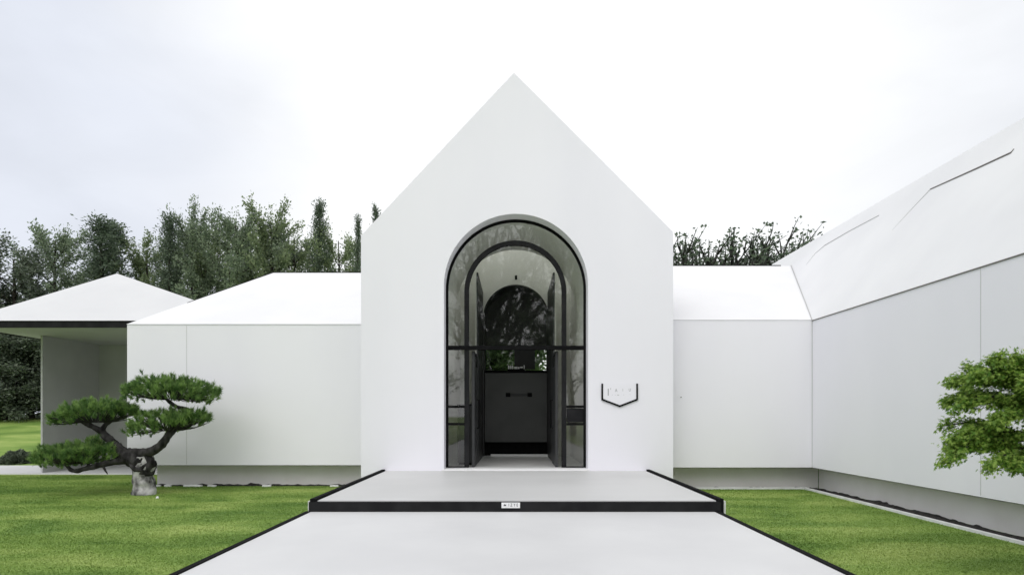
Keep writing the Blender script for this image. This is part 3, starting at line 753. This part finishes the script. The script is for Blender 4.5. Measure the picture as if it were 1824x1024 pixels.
def limb(p, d, ln, rng, curve=0.25, n=6, up=0.0):
    pts = [np.array(p, float)]; d = np.array(d, float); d /= np.linalg.norm(d)
    for i in range(n):
        d = d + rng.normal(0, curve / n ** 0.5, 3) * 0.5 + np.array([0, 0, up / n]); d /= np.linalg.norm(d)
        pts.append(pts[-1] + d * ln / n)
    return pts

def make_tree(kind, seed, H):
    """returns (trunk MB, crown mesh) with the base at the origin; H metres tall"""
    rng = np.random.default_rng(seed); tr = MB(); sp = []          # sp: spray axes (p0, p1, radius, leaves)
    lean = rng.normal(0, 0.02, 2)
    def axis(t): return np.array([lean[0]*H*t + 0.12*math.sin(t*5+seed), lean[1]*H*t + 0.12*math.cos(t*4+seed), H*t])
    top = 0.93 if kind != 'sparse' else 0.5
    ts = np.linspace(0, top, 10)
    r0 = H * 0.017
    tr.tube([axis(t) for t in ts], [r0*(1 - 0.93*t) + 0.012 for t in ts], 7, 0.15, seed)
    if kind == 'conifer':
        nb = 78
        for i in range(nb):
            t = 0.10 + 0.88 * (i + rng.random()) / nb
            ln = H * (0.19 * (1 - t) ** 0.75 + 0.02) * rng.uniform(0.55, 1.15)
            a = i * 2.4 + rng.normal(0, 0.3)
            d = (math.cos(a), math.sin(a), 0.45 * t + 0.10 + rng.normal(0, 0.1))
            L = limb(axis(t), d, ln, rng, 0.2, 4, 0.35)
            tr.tube(L, [0.045*(1-t)+0.012, 0.03*(1-t)+0.01, 0.02, 0.012, 0.006], 4)
            for k in range(1, 5): sp.append((L[k-1], L[k], 0.30 + 0.10*(1-t), 36))
        for k in range(5): sp.append((axis(0.90 + k*0.02), axis(0.93 + k*0.02), 0.16, 14))
    elif kind == 'plume':
        nb = 34
        for i in range(nb):
            t = 0.16 + 0.72 * (i + rng.random()) / nb
            ln = H * (0.38 * (1 - t) + 0.10) * rng.uniform(0.55, 1.3)
            a = i * 2.4 + rng.normal(0, 0.4)
            d = (math.cos(a) * 0.9, math.sin(a) * 0.9, 0.45 + 0.55 * t + rng.normal(0, 0.2))
            L = limb(axis(t), d, ln, rng, 0.6, 6, 0.25)
            tr.tube(L, [0.07*(1-0.6*t)] + [0.05*(1-k/6.5)*(1-0.5*t)+0.006 for k in range(1, 7)], 5)
            for k in range(2, 7):
                sp.append((L[k-1], L[k], 0.56 * (1.15 - k/8.5), 40))
                for q in range(2):
                    dd = (L[k] - L[k-1]) / np.linalg.norm(L[k] - L[k-1]) + rng.normal(0, 0.5, 3)
                    b = limb(L[k], dd, H * 0.055 * rng.uniform(0.5, 1.2), rng, 0.3, 2, 0.3)
                    tr.tube(b, [0.016, 0.01, 0.004], 3)
                    sp.append((b[0], b[2], 0.28, 32))
        for k in range(6): sp.append((axis(0.82 + k*0.03), axis(0.85 + k*0.03), 0.30, 20))
    elif kind in ('broad', 'shrub'):
        nb = 30 if kind == 'broad' else 54
        for i in range(nb):
            t = (0.20 + 0.62 * (i + rng.random()) / nb) if kind == 'broad' else (0.02 + 0.86 * (i + rng.random()) / nb)
            prof = math.sin(math.pi * min(1, max(0.08 if kind == 'broad' else 0.45, (t - 0.05) / 0.95))) ** 0.6
            ln = H * 0.30 * prof * rng.uniform(0.65, 1.15)
            a = i * 2.4 + rng.normal(0, 0.4)
            d = (math.cos(a), math.sin(a), 0.25 + 1.0 * t + rng.normal(0, 0.2))
            L = limb(axis(t), d, ln, rng, 0.6, 5, 0.25)
            tr.tube(L, [0.08*(1-0.6*t)] + [0.055*(1-k/5.5)*(1-0.5*t)+0.006 for k in range(1, 6)], 5)
            for k in range(2, 6):
                for q in range(3):
                    dd = rng.normal(0, 1, 3) + np.array([0, 0, 0.5])
                    b = limb(L[k], dd, H * 0.06 * rng.uniform(0.4, 1.3), rng, 0.5, 2, 0.1)
                    tr.tube(b, [0.016, 0.01, 0.004], 3)
                    sp.append((b[0], b[2], 0.34, 44))
    elif kind == 'sparse':
        nb = 44
        for i in range(nb):
            t = 0.10 + 0.48 * (i + rng.random()) / nb
            ln = H * rng.uniform(0.40, 0.62) * (1.05 - 0.55 * t)
            a = i * 2.4 + rng.normal(0, 0.4)
            d = (math.cos(a) * 0.85 + 0.25, math.sin(a) * 0.6, 0.65 + 0.35 * t)
            L = limb(axis(t), d, ln, rng, 0.4, 7, 0.6)
            tr.tube(L, [0.075*(1 - k/8.0) + 0.012 for k in range(8)], 5, 0.3, i)
            for k in range(2, 8):
                for q in range(2):
                    dd = (L[k] - L[k-1]) / np.linalg.norm(L[k] - L[k-1]) + rng.normal(0, 0.42, 3) + np.array([0.15, 0, 0.2])
                    b = limb(L[k], dd, H * 0.11 * rng.uniform(0.4, 1.2), rng, 0.3, 3, 0.5)
                    tr.tube(b, [0.032, 0.024, 0.015, 0.006], 4, 0.3, k)
                    sp.append((b[1], b[3], 0.13, 9))
            for k in range(1, 5): sp.append((L[k-1], L[k], 0.4, 16 if t < 0.3 else 7))
    C, D = [], []
    for p0, p1, r, n in sp:
        p0, p1 = np.array(p0), np.array(p1)
        u = rng.random((n, 1)); off = rng.normal(0, 1, (n, 3)) * r * 0.55
        C.append(p0 + (p1 - p0) * u * 1.15 + off)
        ax = (p1 - p0) / (np.linalg.norm(p1 - p0) + 1e-6)
        D.append(ax * 0.6 + off / (r + 1e-6) * 0.8 + rng.normal(0, 0.55, (n, 3)))
    C = np.concatenate(C); D = np.concatenate(D); n = len(C)
    big = {'conifer': 0.17, 'plume': 0.18, 'broad': 0.19, 'shrub': 0.17, 'sparse': 0.16}[kind]
    L = rng.uniform(0.6, 1.25, n) * big; Wd = L * rng.uniform(0.36, 0.6, n)
    V = leaves(C, D, L, Wd, rng)
    return tr, fast(kind + '_crown', V, np.arange(len(V)).reshape(-1, 4))

PROTO = {}
def proto(key, kind, seed, H, leafmat, barkmat='bark_far'):
    tr, cm = make_tree(kind, seed, H)
    tm = bpy.data.meshes.new(kind + '_trunk'); tm.from_pydata([tuple(v) for v in tr.v], [], tr.f)
    tm.polygons.foreach_set('use_smooth', [True] * len(tm.polygons))
    tm.materials.append(M[barkmat]); cm.materials.append(M[leafmat])
    co = np.empty(len(cm.vertices) * 3, dtype=np.float32); cm.vertices.foreach_get('co', co)
    PROTO[key] = (tm, cm, float(np.quantile(co[2::3], 0.9985)))
proto('conifer_a', 'conifer', 1, 14.0, 'leaf_dark')
proto('conifer_b', 'conifer', 2, 14.0, 'leaf_dark')
proto('plume_a', 'plume', 3, 12.0, 'leaf_mid')
proto('plume_b', 'plume', 4, 12.0, 'leaf_olive')
proto('plume_c', 'plume', 8, 12.0, 'leaf_mid')
proto('broad_a', 'broad', 5, 12.0, 'leaf_hedge')
proto('broad_b', 'broad', 6, 12.0, 'leaf_dark')
proto('broad_c', 'broad', 16, 12.0, 'leaf_mid')
proto('broad_d', 'broad', 17, 12.0, 'leaf_olive')
proto('sparse_a', 'sparse', 7, 9.0, 'leaf_dark', 'twig')
proto('sparse_b', 'sparse', 9, 9.0, 'leaf_dark', 'twig')
proto('shrub', 'shrub', 14, 7.0, 'leaf_hedge')
proto('garden', 'broad', 12, 5.0, 'leaf_garden')

def plant_tree(name, key, px, ptop, Y, label, group, wide=1.0, rz=0.0, cat='tree'):
    tm, cm, H = PROTO[key]
    x = (px - PX) * Y / F; z = ground_z(x, Y); h = EYE + (PY - ptop) * Y / F - z
    t = thing(name, label, cat, (x, Y, z), group)
    s = h / H
    t.scale = (s * wide, s * wide, s); t.rotation_euler = (0, 0, rz)
    for nm, me in (('trunk', tm), ('crown', cm)):
        o = bpy.data.objects.new(nm, me); COL.objects.link(o); o.parent = t
    return t

G1 = 'trees behind the left wing'
for i, a in enumerate([
    ('leafy_tree', 'broad_a', -60, 415, 33, 'loose leafy tree at the left edge, mostly outside the frame', 1.39),
    ('leafy_tree', 'broad_a', 22, 432, 34, 'bushy grey green tree at the left edge above the pavilion eaves', 1.33),
    ('tall_tree', 'plume_a', 92, 400, 37, 'light tree with a thin pointed tip left of the dark conifer', 0.97),
    ('dark_conifer', 'conifer_a', 178, 388, 36, 'broad dark conifer right above the pavilion roof peak', 1.51),
    ('dark_conifer', 'conifer_b', 205, 396, 38, 'dark conifer squeezed behind the pavilion roof peak', 1.45),
    ('leafy_tree', 'plume_b', 262, 425, 39, 'low airy tree between the dark conifer and the tall spire', 0.97),
    ('dark_conifer', 'conifer_b', 300, 380, 36, 'slim dark spire left of the tallest tree', 0.90),
    ('tall_tree', 'plume_c', 332, 364, 37, 'tall grey green tree above the valley between pavilion and left wing', 0.66),
    ('leafy_tree', 'broad_d', 372, 400, 40, 'olive tree between the tall tree and the twin plumes', 0.97),
    ('tall_tree', 'plume_a', 428, 382, 37, 'olive green tree with several upright plumes above the left wing hip', 0.90),
    ('tall_tree', 'plume_b', 484, 368, 38, 'upright olive tree above the start of the left wing ridge', 0.84),
    ('leafy_tree', 'broad_c', 450, 410, 41, 'dark bushy tree filling in behind the olive plumes', 1.09),
    ('leafy_tree', 'broad_c', 526, 402, 39, 'low airy tree above the middle of the left wing ridge', 0.84),
    ('dark_conifer', 'conifer_a', 566, 358, 37, 'thin pointed tree with a bare tip above the left wing ridge', 0.73),
    ('leafy_tree', 'broad_d', 598, 408, 38, 'loose grey green tree close to the gable of the entrance house', 0.79),
    ('dark_conifer', 'conifer_b', 637, 383, 36, 'narrow dark cypress touching the left edge of the gable', 0.39),
    ('dark_conifer', 'conifer_a', 672, 366, 39, 'dark tree tip just peeking over the left slope of the gable', 0.48)]):
    plant_tree(a[0], a[1], a[2], a[3], a[4], a[5], G1, a[6], i * 1.3)
G2 = 'branching trees behind the right wing'
for i, a in enumerate([
    ('bare_tree', 'sparse_b', 1216, 434, 33, 'low dark shrubby tree against the right edge of the gable', 1.56),
    ('bare_tree', 'sparse_a', 1252, 434, 36, 'dark twiggy tree second from the right edge of the gable', 1.49),
    ('bare_tree', 'sparse_a', 1290, 426, 33, 'tallest sparse dark tree with upswept branches above the right wing roof', 1.56),
    ('bare_tree', 'sparse_b', 1328, 416, 35, 'dark tree with fanned branches just right of the tallest bare tree', 1.49),
    ('bare_tree', 'sparse_a', 1368, 424, 34, 'dark twiggy tree left of where the right wing roof meets the long roof', 1.49),
    ('bare_tree', 'sparse_b', 1402, 440, 35, 'low dark tree where the right wing roof meets the long roof', 1.30),
    ('bare_tree', 'sparse_b', 1470, 420, 38, 'twig tips just above the ridge of the long right roof', 1.43)]):
    plant_tree(a[0], a[1], a[2], a[3], a[4], a[5], G2, a[6], 0.12 * (i - 2))
# hedge shrubs behind the rising lawn at far left, lower than the trees
for i, (px, pt, Y, lab) in enumerate([(-70, 560, 30.5, 'dense dark shrub at the left frame edge under the pavilion eaves'),
                                      (8, 545, 31, 'dense dark shrub on the lawn rise just left of the pavilion wall'),
                                      (62, 556, 31.5, 'dense dark shrub half hidden behind the pavilion wall'),
                                      (120, 560, 32, 'dense dark shrub behind the pavilion wall')]):
    plant_tree('tall_shrub', 'shrub', px, pt, Y, lab, 'dense shrubs behind the far lawn', 1.5, i * 2.0, 'shrub')
plant_tree('garden_tree', 'garden', 905, 560, 20.6, 'bright green garden tree seen through the back window of the hall', None, 1.2, 0.4)
# trees across the garden behind the viewer, mirrored in the door glass
for i, (x, y, h, k) in enumerate([(-13, -22, 19, 'sparse_a'), (-7, -21, 17, 'plume_a'), (-1.5, -25, 20, 'sparse_b'), (4.5, -22, 18, 'plume_c'), (10, -21, 19, 'sparse_a'), (15, -24, 17, 'plume_b')]):
    tm, cm, H = PROTO[k]
    t = thing('garden_tree', 'leafy tree across the garden facing the entrance, seen only in the door glass', 'tree', (x, y, 0), 'trees mirrored in the door glass')
    s = h / H; t.scale = (s, s, s)
    for nm, me in (('trunk', tm), ('crown', cm)):
        o = bpy.data.objects.new(nm, me); COL.objects.link(o); o.parent = t

# small round bush at the left frame edge
def bush(name, x, y, r, label, seed):
    rng = np.random.default_rng(seed); z = ground_z(x, y)
    n = 5200; d = rng.normal(0, 1, (n, 3)); d /= np.linalg.norm(d, axis=1, keepdims=True); d[:, 2] = np.abs(d[:, 2])
    rad = r * rng.uniform(0.55, 1.03, (n, 1)) * (1 + 0.12 * np.sin(d[:, :1]*9) * np.cos(d[:, 1:2]*7))
    C = d * rad * np.array([1, 1, 0.85])
    V = leaves(C, d + rng.normal(0, 0.4, (n, 3)), rng.uniform(0.05, 0.11, n), rng.uniform(0.025, 0.05, n), rng)
    t = thing(name, label, 'bush', (x, y, z))
    link_mesh('foliage', fast('foliage', V, np.arange(len(V)).reshape(-1, 4)), M['leaf_hedge'], t)
    st = MB()
    for k in range(7):
        a = k * 0.9; st.tube([(x, y, z), (x + math.cos(a)*r*0.4, y + math.sin(a)*r*0.4, z + r*0.6)], [0.02, 0.008], 5)
    obj('stems', st, M['bark_far'], t)
bush('round_bush', (3 - PX) * 19.95 / F, 20.6, 0.50, 'small round dark bush beside the terrace at the left edge', 21)

# ------------------------------------------------------------------ cloud pruned pine
YP = 12.76
def pp(px, py, dy=0.0): return W(px, py, YP) + Vector((0, dy, 0))
base = W(257, 880, YP); base.z = 0
pine = thing('pruned_pine', 'cloud pruned pine with four flat needle pads on the lawn before the left wing', 'tree', tuple(base))
def limb_mb(mb, pts, rad, seed, seg=12, wob=0.22, sub=6):
    p, r = smooth_path(pts, rad, sub); mb.tube(p, r, seg, wob, seed)
def rough_mesh(o, amt, sc):
    for v in o.data.vertices:
        n_ = mnoise.noise_vector(Vector(v.co) * sc)
        v.co += n_ * amt
tb = MB()
limb_mb(tb, [(base.x + 0.0, YP, -0.05), pp(257, 872), pp(255, 850), pp(257, 828), pp(255, 812)], [0.235, 0.215, 0.19, 0.20, 0.17], 1, 18, 0.10)
o = obj('trunk_base', tb, M['bark_pale'], pine, smooth=True); rough_mesh(o, 0.045, 6.0)
o['label'] = 'pale stony lower trunk of the pine'
tk = MB()
limb_mb(tk, [pp(258, 846), pp(258, 832), pp(250, 822), pp(236, 816), pp(222, 811), pp(214, 806)], [0.15, 0.20, 0.205, 0.175, 0.13, 0.10], 2, 16, 0.2)
limb_mb(tk, [pp(268, 838, -0.1), pp(272, 822, -0.08), pp(262, 813, -0.05), pp(240, 812), pp(222, 810)], [0.05, 0.085, 0.09, 0.08, 0.05], 9, 12)
limb_mb(tk, [pp(262, 836, -0.16), pp(252, 834, -0.19), pp(240, 826, -0.16)], [0.03, 0.055, 0.03], 10, 10)
limb_mb(tk, [pp(268, 828, 0), pp(277, 827, -0.05), pp(278, 820, -0.06)], [0.06, 0.05, 0.025], 12, 10)
o = obj('trunk', tk, M['bark'], pine, smooth=True); rough_mesh(o, 0.022, 7.0)
def branch(pts, rad, seed):
    m_ = MB(); limb_mb(m_, pts, rad, seed); o = obj('branch', m_, M['bark'], pine, smooth=True); rough_mesh(o, 0.012, 9.0); return o
branch([pp(232, 816), pp(216, 804, 0.02), pp(200, 790, 0.05), pp(184, 775, 0.05), pp(172, 765, 0.05), pp(158, 757, 0.02), pp(144, 750, 0)], [0.13, 0.105, 0.09, 0.075, 0.06, 0.05, 0.035], 3)
branch([pp(178, 768, 0.05), pp(181, 758, 0.1), pp(190, 748, 0.15), pp(196, 740, 0.15)], [0.055, 0.048, 0.04, 0.03], 4)
branch([pp(216, 808), pp(230, 805), pp(248, 806, -0.04), pp(272, 804, -0.1), pp(292, 793, -0.12), pp(304, 777, -0.12), pp(316, 761, -0.08), pp(330, 745, 0), pp(334, 731, 0.05), pp(318, 726, 0.1), pp(304, 721, 0.1), pp(290, 709, 0.1)],
       [0.085, 0.09, 0.092, 0.09, 0.085, 0.078, 0.07, 0.055, 0.045, 0.042, 0.038, 0.028], 5)
branch([pp(232, 818), pp(210, 821, -0.1), pp(187, 827, -0.2), pp(166, 833, -0.25), pp(149, 837, -0.25), pp(139, 832, -0.25), pp(128, 822, -0.2)], [0.10, 0.07, 0.058, 0.05, 0.042, 0.035, 0.02], 6)
branch([pp(192, 827, -0.18), pp(199, 836, -0.2), pp(203, 842, -0.2)], [0.03, 0.018, 0.006], 7)
branch([pp(170, 832, -0.25), pp(165, 820, -0.1), pp(150, 812, 0.05)], [0.03, 0.022, 0.012], 8)

def pad(outline, cy_off, depth, seed, tufts, dy=0.0):
    """flat needle cloud: outline gives (px, top, bottom) stations"""
    rng = np.random.default_rng(seed); sc = YP / F
    xs = np.array([p[0] for p in outline], float); tp = np.array([p[1] for p in outline], float); bt = np.array([p[2] for p in outline], float)
    xm, hw = (xs[0] + xs[-1]) / 2, (xs[-1] - xs[0]) / 2
    V = []; cs = []; tries = 0
    while len(cs) < tufts and tries < tufts * 20:
        tries += 1
        px = rng.uniform(xs[0], xs[-1]); q = rng.uniform(-1, 1)
        e = 1 - ((px - xm) / hw) ** 2
        if abs(q) > math.sqrt(max(e, 0.02)): continue
        t, b = np.interp(px, xs, tp), np.interp(px, xs, bt)
        k = 1 - 0.75 * q * q
        mid = b - (b - t) * 0.35
        u = rng.random() ** 0.75
        py = mid + (t - mid) * k * u if rng.random() < 0.8 else mid + (b - mid) * k * rng.random()
        f = 3.2 * mnoise.noise((px * 0.10, q * 3, seed)) 
        if mnoise.noise((px * 0.09, q * 2.6, seed + 5.0)) < -0.24: continue
        cs.append((px, py - f, q))
    pad_v = []; nn = 40
    for px, py, q in cs:
        c = np.array(pp(px, py - (rng.random() ** 6) * 10, dy + q * depth))
        rel = (px - xm) / hw
        ax = np.array([0.55 * rel + rng.normal(0, 0.25), 0.45 * q + rng.normal(0, 0.25), 0.8])
        ax /= np.linalg.norm(ax)
        d = ax + rng.normal(0, 0.52, (nn, 3)); d /= np.linalg.norm(d, axis=1, keepdims=True)
        L = rng.uniform(0.05, 0.115, nn)[:, None]
        root = c + ax * rng.uniform(-0.03, 0.04, (nn, 1)) + rng.normal(0, 0.006, (nn, 3))
        s = np.cross(d, rng.normal(0, 1, (nn, 3))); s /= np.linalg.norm(s, axis=1, keepdims=True)
        w = rng.uniform(0.004, 0.0075, nn)[:, None]
        pad_v.append(np.stack([root - s*w, root + s*w, root + d*L], 1).reshape(-1, 3))
    V = np.concatenate(pad_v); me = fast('needle_pad', V, np.arange(len(V)).reshape(-1, 3), ORG[pine.name])
    at = me.attributes.new('tuft', 'FLOAT', 'POINT')          # young and old tufts
    at.data.foreach_set('value', np.repeat(rng.random(len(cs)) ** 1.3, nn * 3).astype(np.float32))
    o = link_mesh('needle_pad', me, M['needle'], pine)
    tw = MB()
    for i in range(0, len(cs), 5):
        px, py, q = cs[i]; a = pp(xm + (px - xm) * 0.35, cy_off, dy + q * depth * 0.3); b = pp(px, py, dy + q * depth)
        m_ = a.lerp(b, 0.55) - Vector((0, 0, 0.02)); tw.tube([a, m_, b], [0.011, 0.008, 0.004], 4)
    obj('twigs', tw, M['twig'], o)
pad([(216, 698, 704), (224, 690, 714), (240, 679, 716), (258, 668, 716), (285, 676, 713), (315, 670, 714), (334, 676, 719), (356, 682, 720), (372, 688, 719), (386, 693, 702)], 710, 0.58, 31, 620, 0.1)
pad([(228, 768, 774), (240, 757, 778), (256, 738, 777), (280, 730, 778), (310, 730, 772), (340, 734, 762), (358, 734, 762), (374, 740, 748)], 766, 0.5, 32, 430, -0.05)
pad([(90, 753, 759), (102, 742, 758), (118, 728, 756), (142, 716, 756), (172, 711, 752), (205, 716, 745), (226, 724, 744), (242, 734, 742)], 752, 0.52, 33, 520, 0.05)
pad([(72, 814, 822), (84, 798, 828), (100, 793, 832), (130, 794, 834), (160, 784, 830), (185, 785, 824), (205, 796, 822), (218, 806, 818)], 824, 0.5, 34, 520, -0.15)

# ------------------------------------------------------------------ maple at the right edge
YM = 6.15
def mp(px, py, dy=0.0): return W(px, py, YM) + Vector((0, dy, 0))
mb_base = Vector(((1868 - PX) * YM / F, YM + 0.05, 0))
maple = thing('green_maple', 'bright green layered maple at the right frame edge before the long wing', 'tree', tuple(mb_base))
mt = MB()
trunk_top = mp(1862, 700)
p_, r_ = smooth_path([mb_base, mp(1862, 940), mp(1850, 870), mp(1856, 800), mp(1862, 740), trunk_top], [0.075, 0.065, 0.055, 0.045, 0.035, 0.018], 5)
mt.tube(p_, r_, 9, 0.2, 3)
obj('trunk', mt, M['bark'], maple, smooth=True)
rng = np.random.default_rng(77)
bm_ = MB(); LC, LD, LN = [], [], []
def spray(root, tip, droop, width, n, bend=0.0):
    root, tip = np.array(root), np.array(tip); ln = np.linalg.norm(tip - root)
    pts = []
    for k in range(8):
        t = k / 7
        p = root + (tip - root) * t; p[2] += droop * math.sin(math.pi * t) * ln
        pts.append(p)
    bm_.tube(pts, [0.018 * (1 - k / 8) + 0.003 for k in range(8)], 5)
    ax = (tip - root) / ln; side = np.cross(ax, [0, 0, 1]); side /= np.linalg.norm(side)
    m = max(6, int(n / 9))
    for j in range(m):                        # side twigs carrying leaves
        t = rng.uniform(0.22, 1.0); i0 = min(6, int(t * 7)); fr = t * 7 - i0
        p0 = pts[i0] * (1 - fr) + pts[i0 + 1] * fr
        sg_ = rng.choice([-1, 1]); w = 0.92 * width * (1.15 - 0.85 * t) * rng.uniform(0.3, 1.1)
        e = p0 + side * sg_ * w + ax * w * 0.6 + np.array([0, 0, rng.normal(-0.02, 0.03) - 0.25 * w])
        bm_.tube([p0, (p0 + e) / 2 + np.array([0, 0, 0.015]), e], [0.005, 0.004, 0.002], 3)
        for q in range(30):
            u = rng.random() ** 0.7
            c = p0 + (e - p0) * u + rng.normal(0, 0.028, 3) + np.array([0, 0, 0.01])
            LC.append(c); LD.append((e - p0) / (np.linalg.norm(e - p0) + 1e-6) * 0.7 + ax * 0.5 + np.array([0, 0, -0.55]) + rng.normal(0, 0.35, 3))
for (rp, tp_, dr, wd, n, d0, d1) in [
    ((1850, 706), (1758, 642), 0.10, 0.17, 420, 0, -0.1), ((1850, 706), (1732, 654), 0.10, 0.18, 420, 0, 0.15),
    ((1856, 700), (1716, 672), 0.12, 0.17, 420, 0, -0.12), ((1856, 705), (1700, 680), 0.12, 0.12, 300, 0, 0.1),
    ((1850, 730), (1694, 726), 0.14, 0.16, 380, 0, -0.05), ((1850, 735), (1712, 712), 0.12, 0.16, 340, 0, 0.2),
    ((1850, 740), (1740, 745), 0.08, 0.18, 320, 0, -0.25),
    ((1850, 790), (1684, 786), 0.16, 0.16, 420, 0, -0.05), ((1850, 795), (1700, 760), 0.14, 0.16, 320, 0, 0.2),
    ((1850, 810), (1664, 822), 0.18, 0.13, 420, 0, -0.1), ((1850, 810), (1705, 800), 0.12, 0.18, 360, 0, 0.15),
    ((1850, 820), (1732, 822), 0.14, 0.15, 340, 0, -0.25), ((1850, 820), (1760, 830), 0.10, 0.18, 360, 0, -0.35),
    ((1850, 820), (1800, 828), 0.10, 0.2, 360, 0, -0.45), ((1850, 712), (1800, 640), 0.05, 0.2, 420, 0, -0.1),
    ((1850, 712), (1840, 636), 0.05, 0.2, 380, 0, 0.0), ((1850, 720), (1775, 690), 0.08, 0.2, 380, 0, -0.4),
    ((1850, 760), (1790, 770), 0.08, 0.2, 360, 0, -0.45), ((1850, 715), (1790, 672), 0.06, 0.22, 400, 0, -0.35),
    ((1850, 740), (1765, 690), 0.08, 0.2, 340, 0, 0.35), ((1850, 790), (1760, 780), 0.08, 0.2, 340, 0, 0.4)]:
    spray(mp(rp[0], rp[1], d0), mp(tp_[0], tp_[1], d1), dr, wd, n)
for k in range(11):                           # the half of the crown outside the frame
    a = rng.uniform(-1.3, 1.3); z0 = rng.uniform(690, 820)
    root = mp(1856, z0); ln = rng.uniform(0.5, 0.85)
    tip = root + Vector((math.cos(a) * ln * 0.55, math.sin(a) * ln, rng.uniform(-0.15, 0.25)))
    spray(root, tip, 0.12, 0.18, 300)
obj('branches', bm_, M['bark'], maple)
LC = np.array(LC); LD = np.array(LD); n = len(LC)
LD /= np.linalg.norm(LD, axis=1, keepdims=True)
nrm = rng.normal(0, 0.38, (n, 3)) + np.array([0, -0.1, 1.0])
S = np.cross(LD, nrm); S /= np.linalg.norm(S, axis=1, keepdims=True)
L = rng.uniform(0.019, 0.034, n)
V = np.zeros((n, 10, 3))                      # a five pointed leaf outline
prof = [(0, 0), (0.10, -0.72), (0.40, -0.20), (0.95, -0.55), (0.78, -0.15), (1.5, 0.0), (0.78, 0.15), (0.95, 0.55), (0.40, 0.20), (0.10, 0.72)]
for i, (a, b) in enumerate(prof):
    V[:, i] = LC + LD * (L * a)[:, None] + S * (L * b)[:, None] + np.array([0, 0, -1]) * (L * abs(b) * 0.35)[:, None]
me = fast('maple_leaves', V.reshape(-1, 3), np.arange(n * 10).reshape(-1, 10), ORG[maple.name])
link_mesh('crown', me, M['maple'], maple)
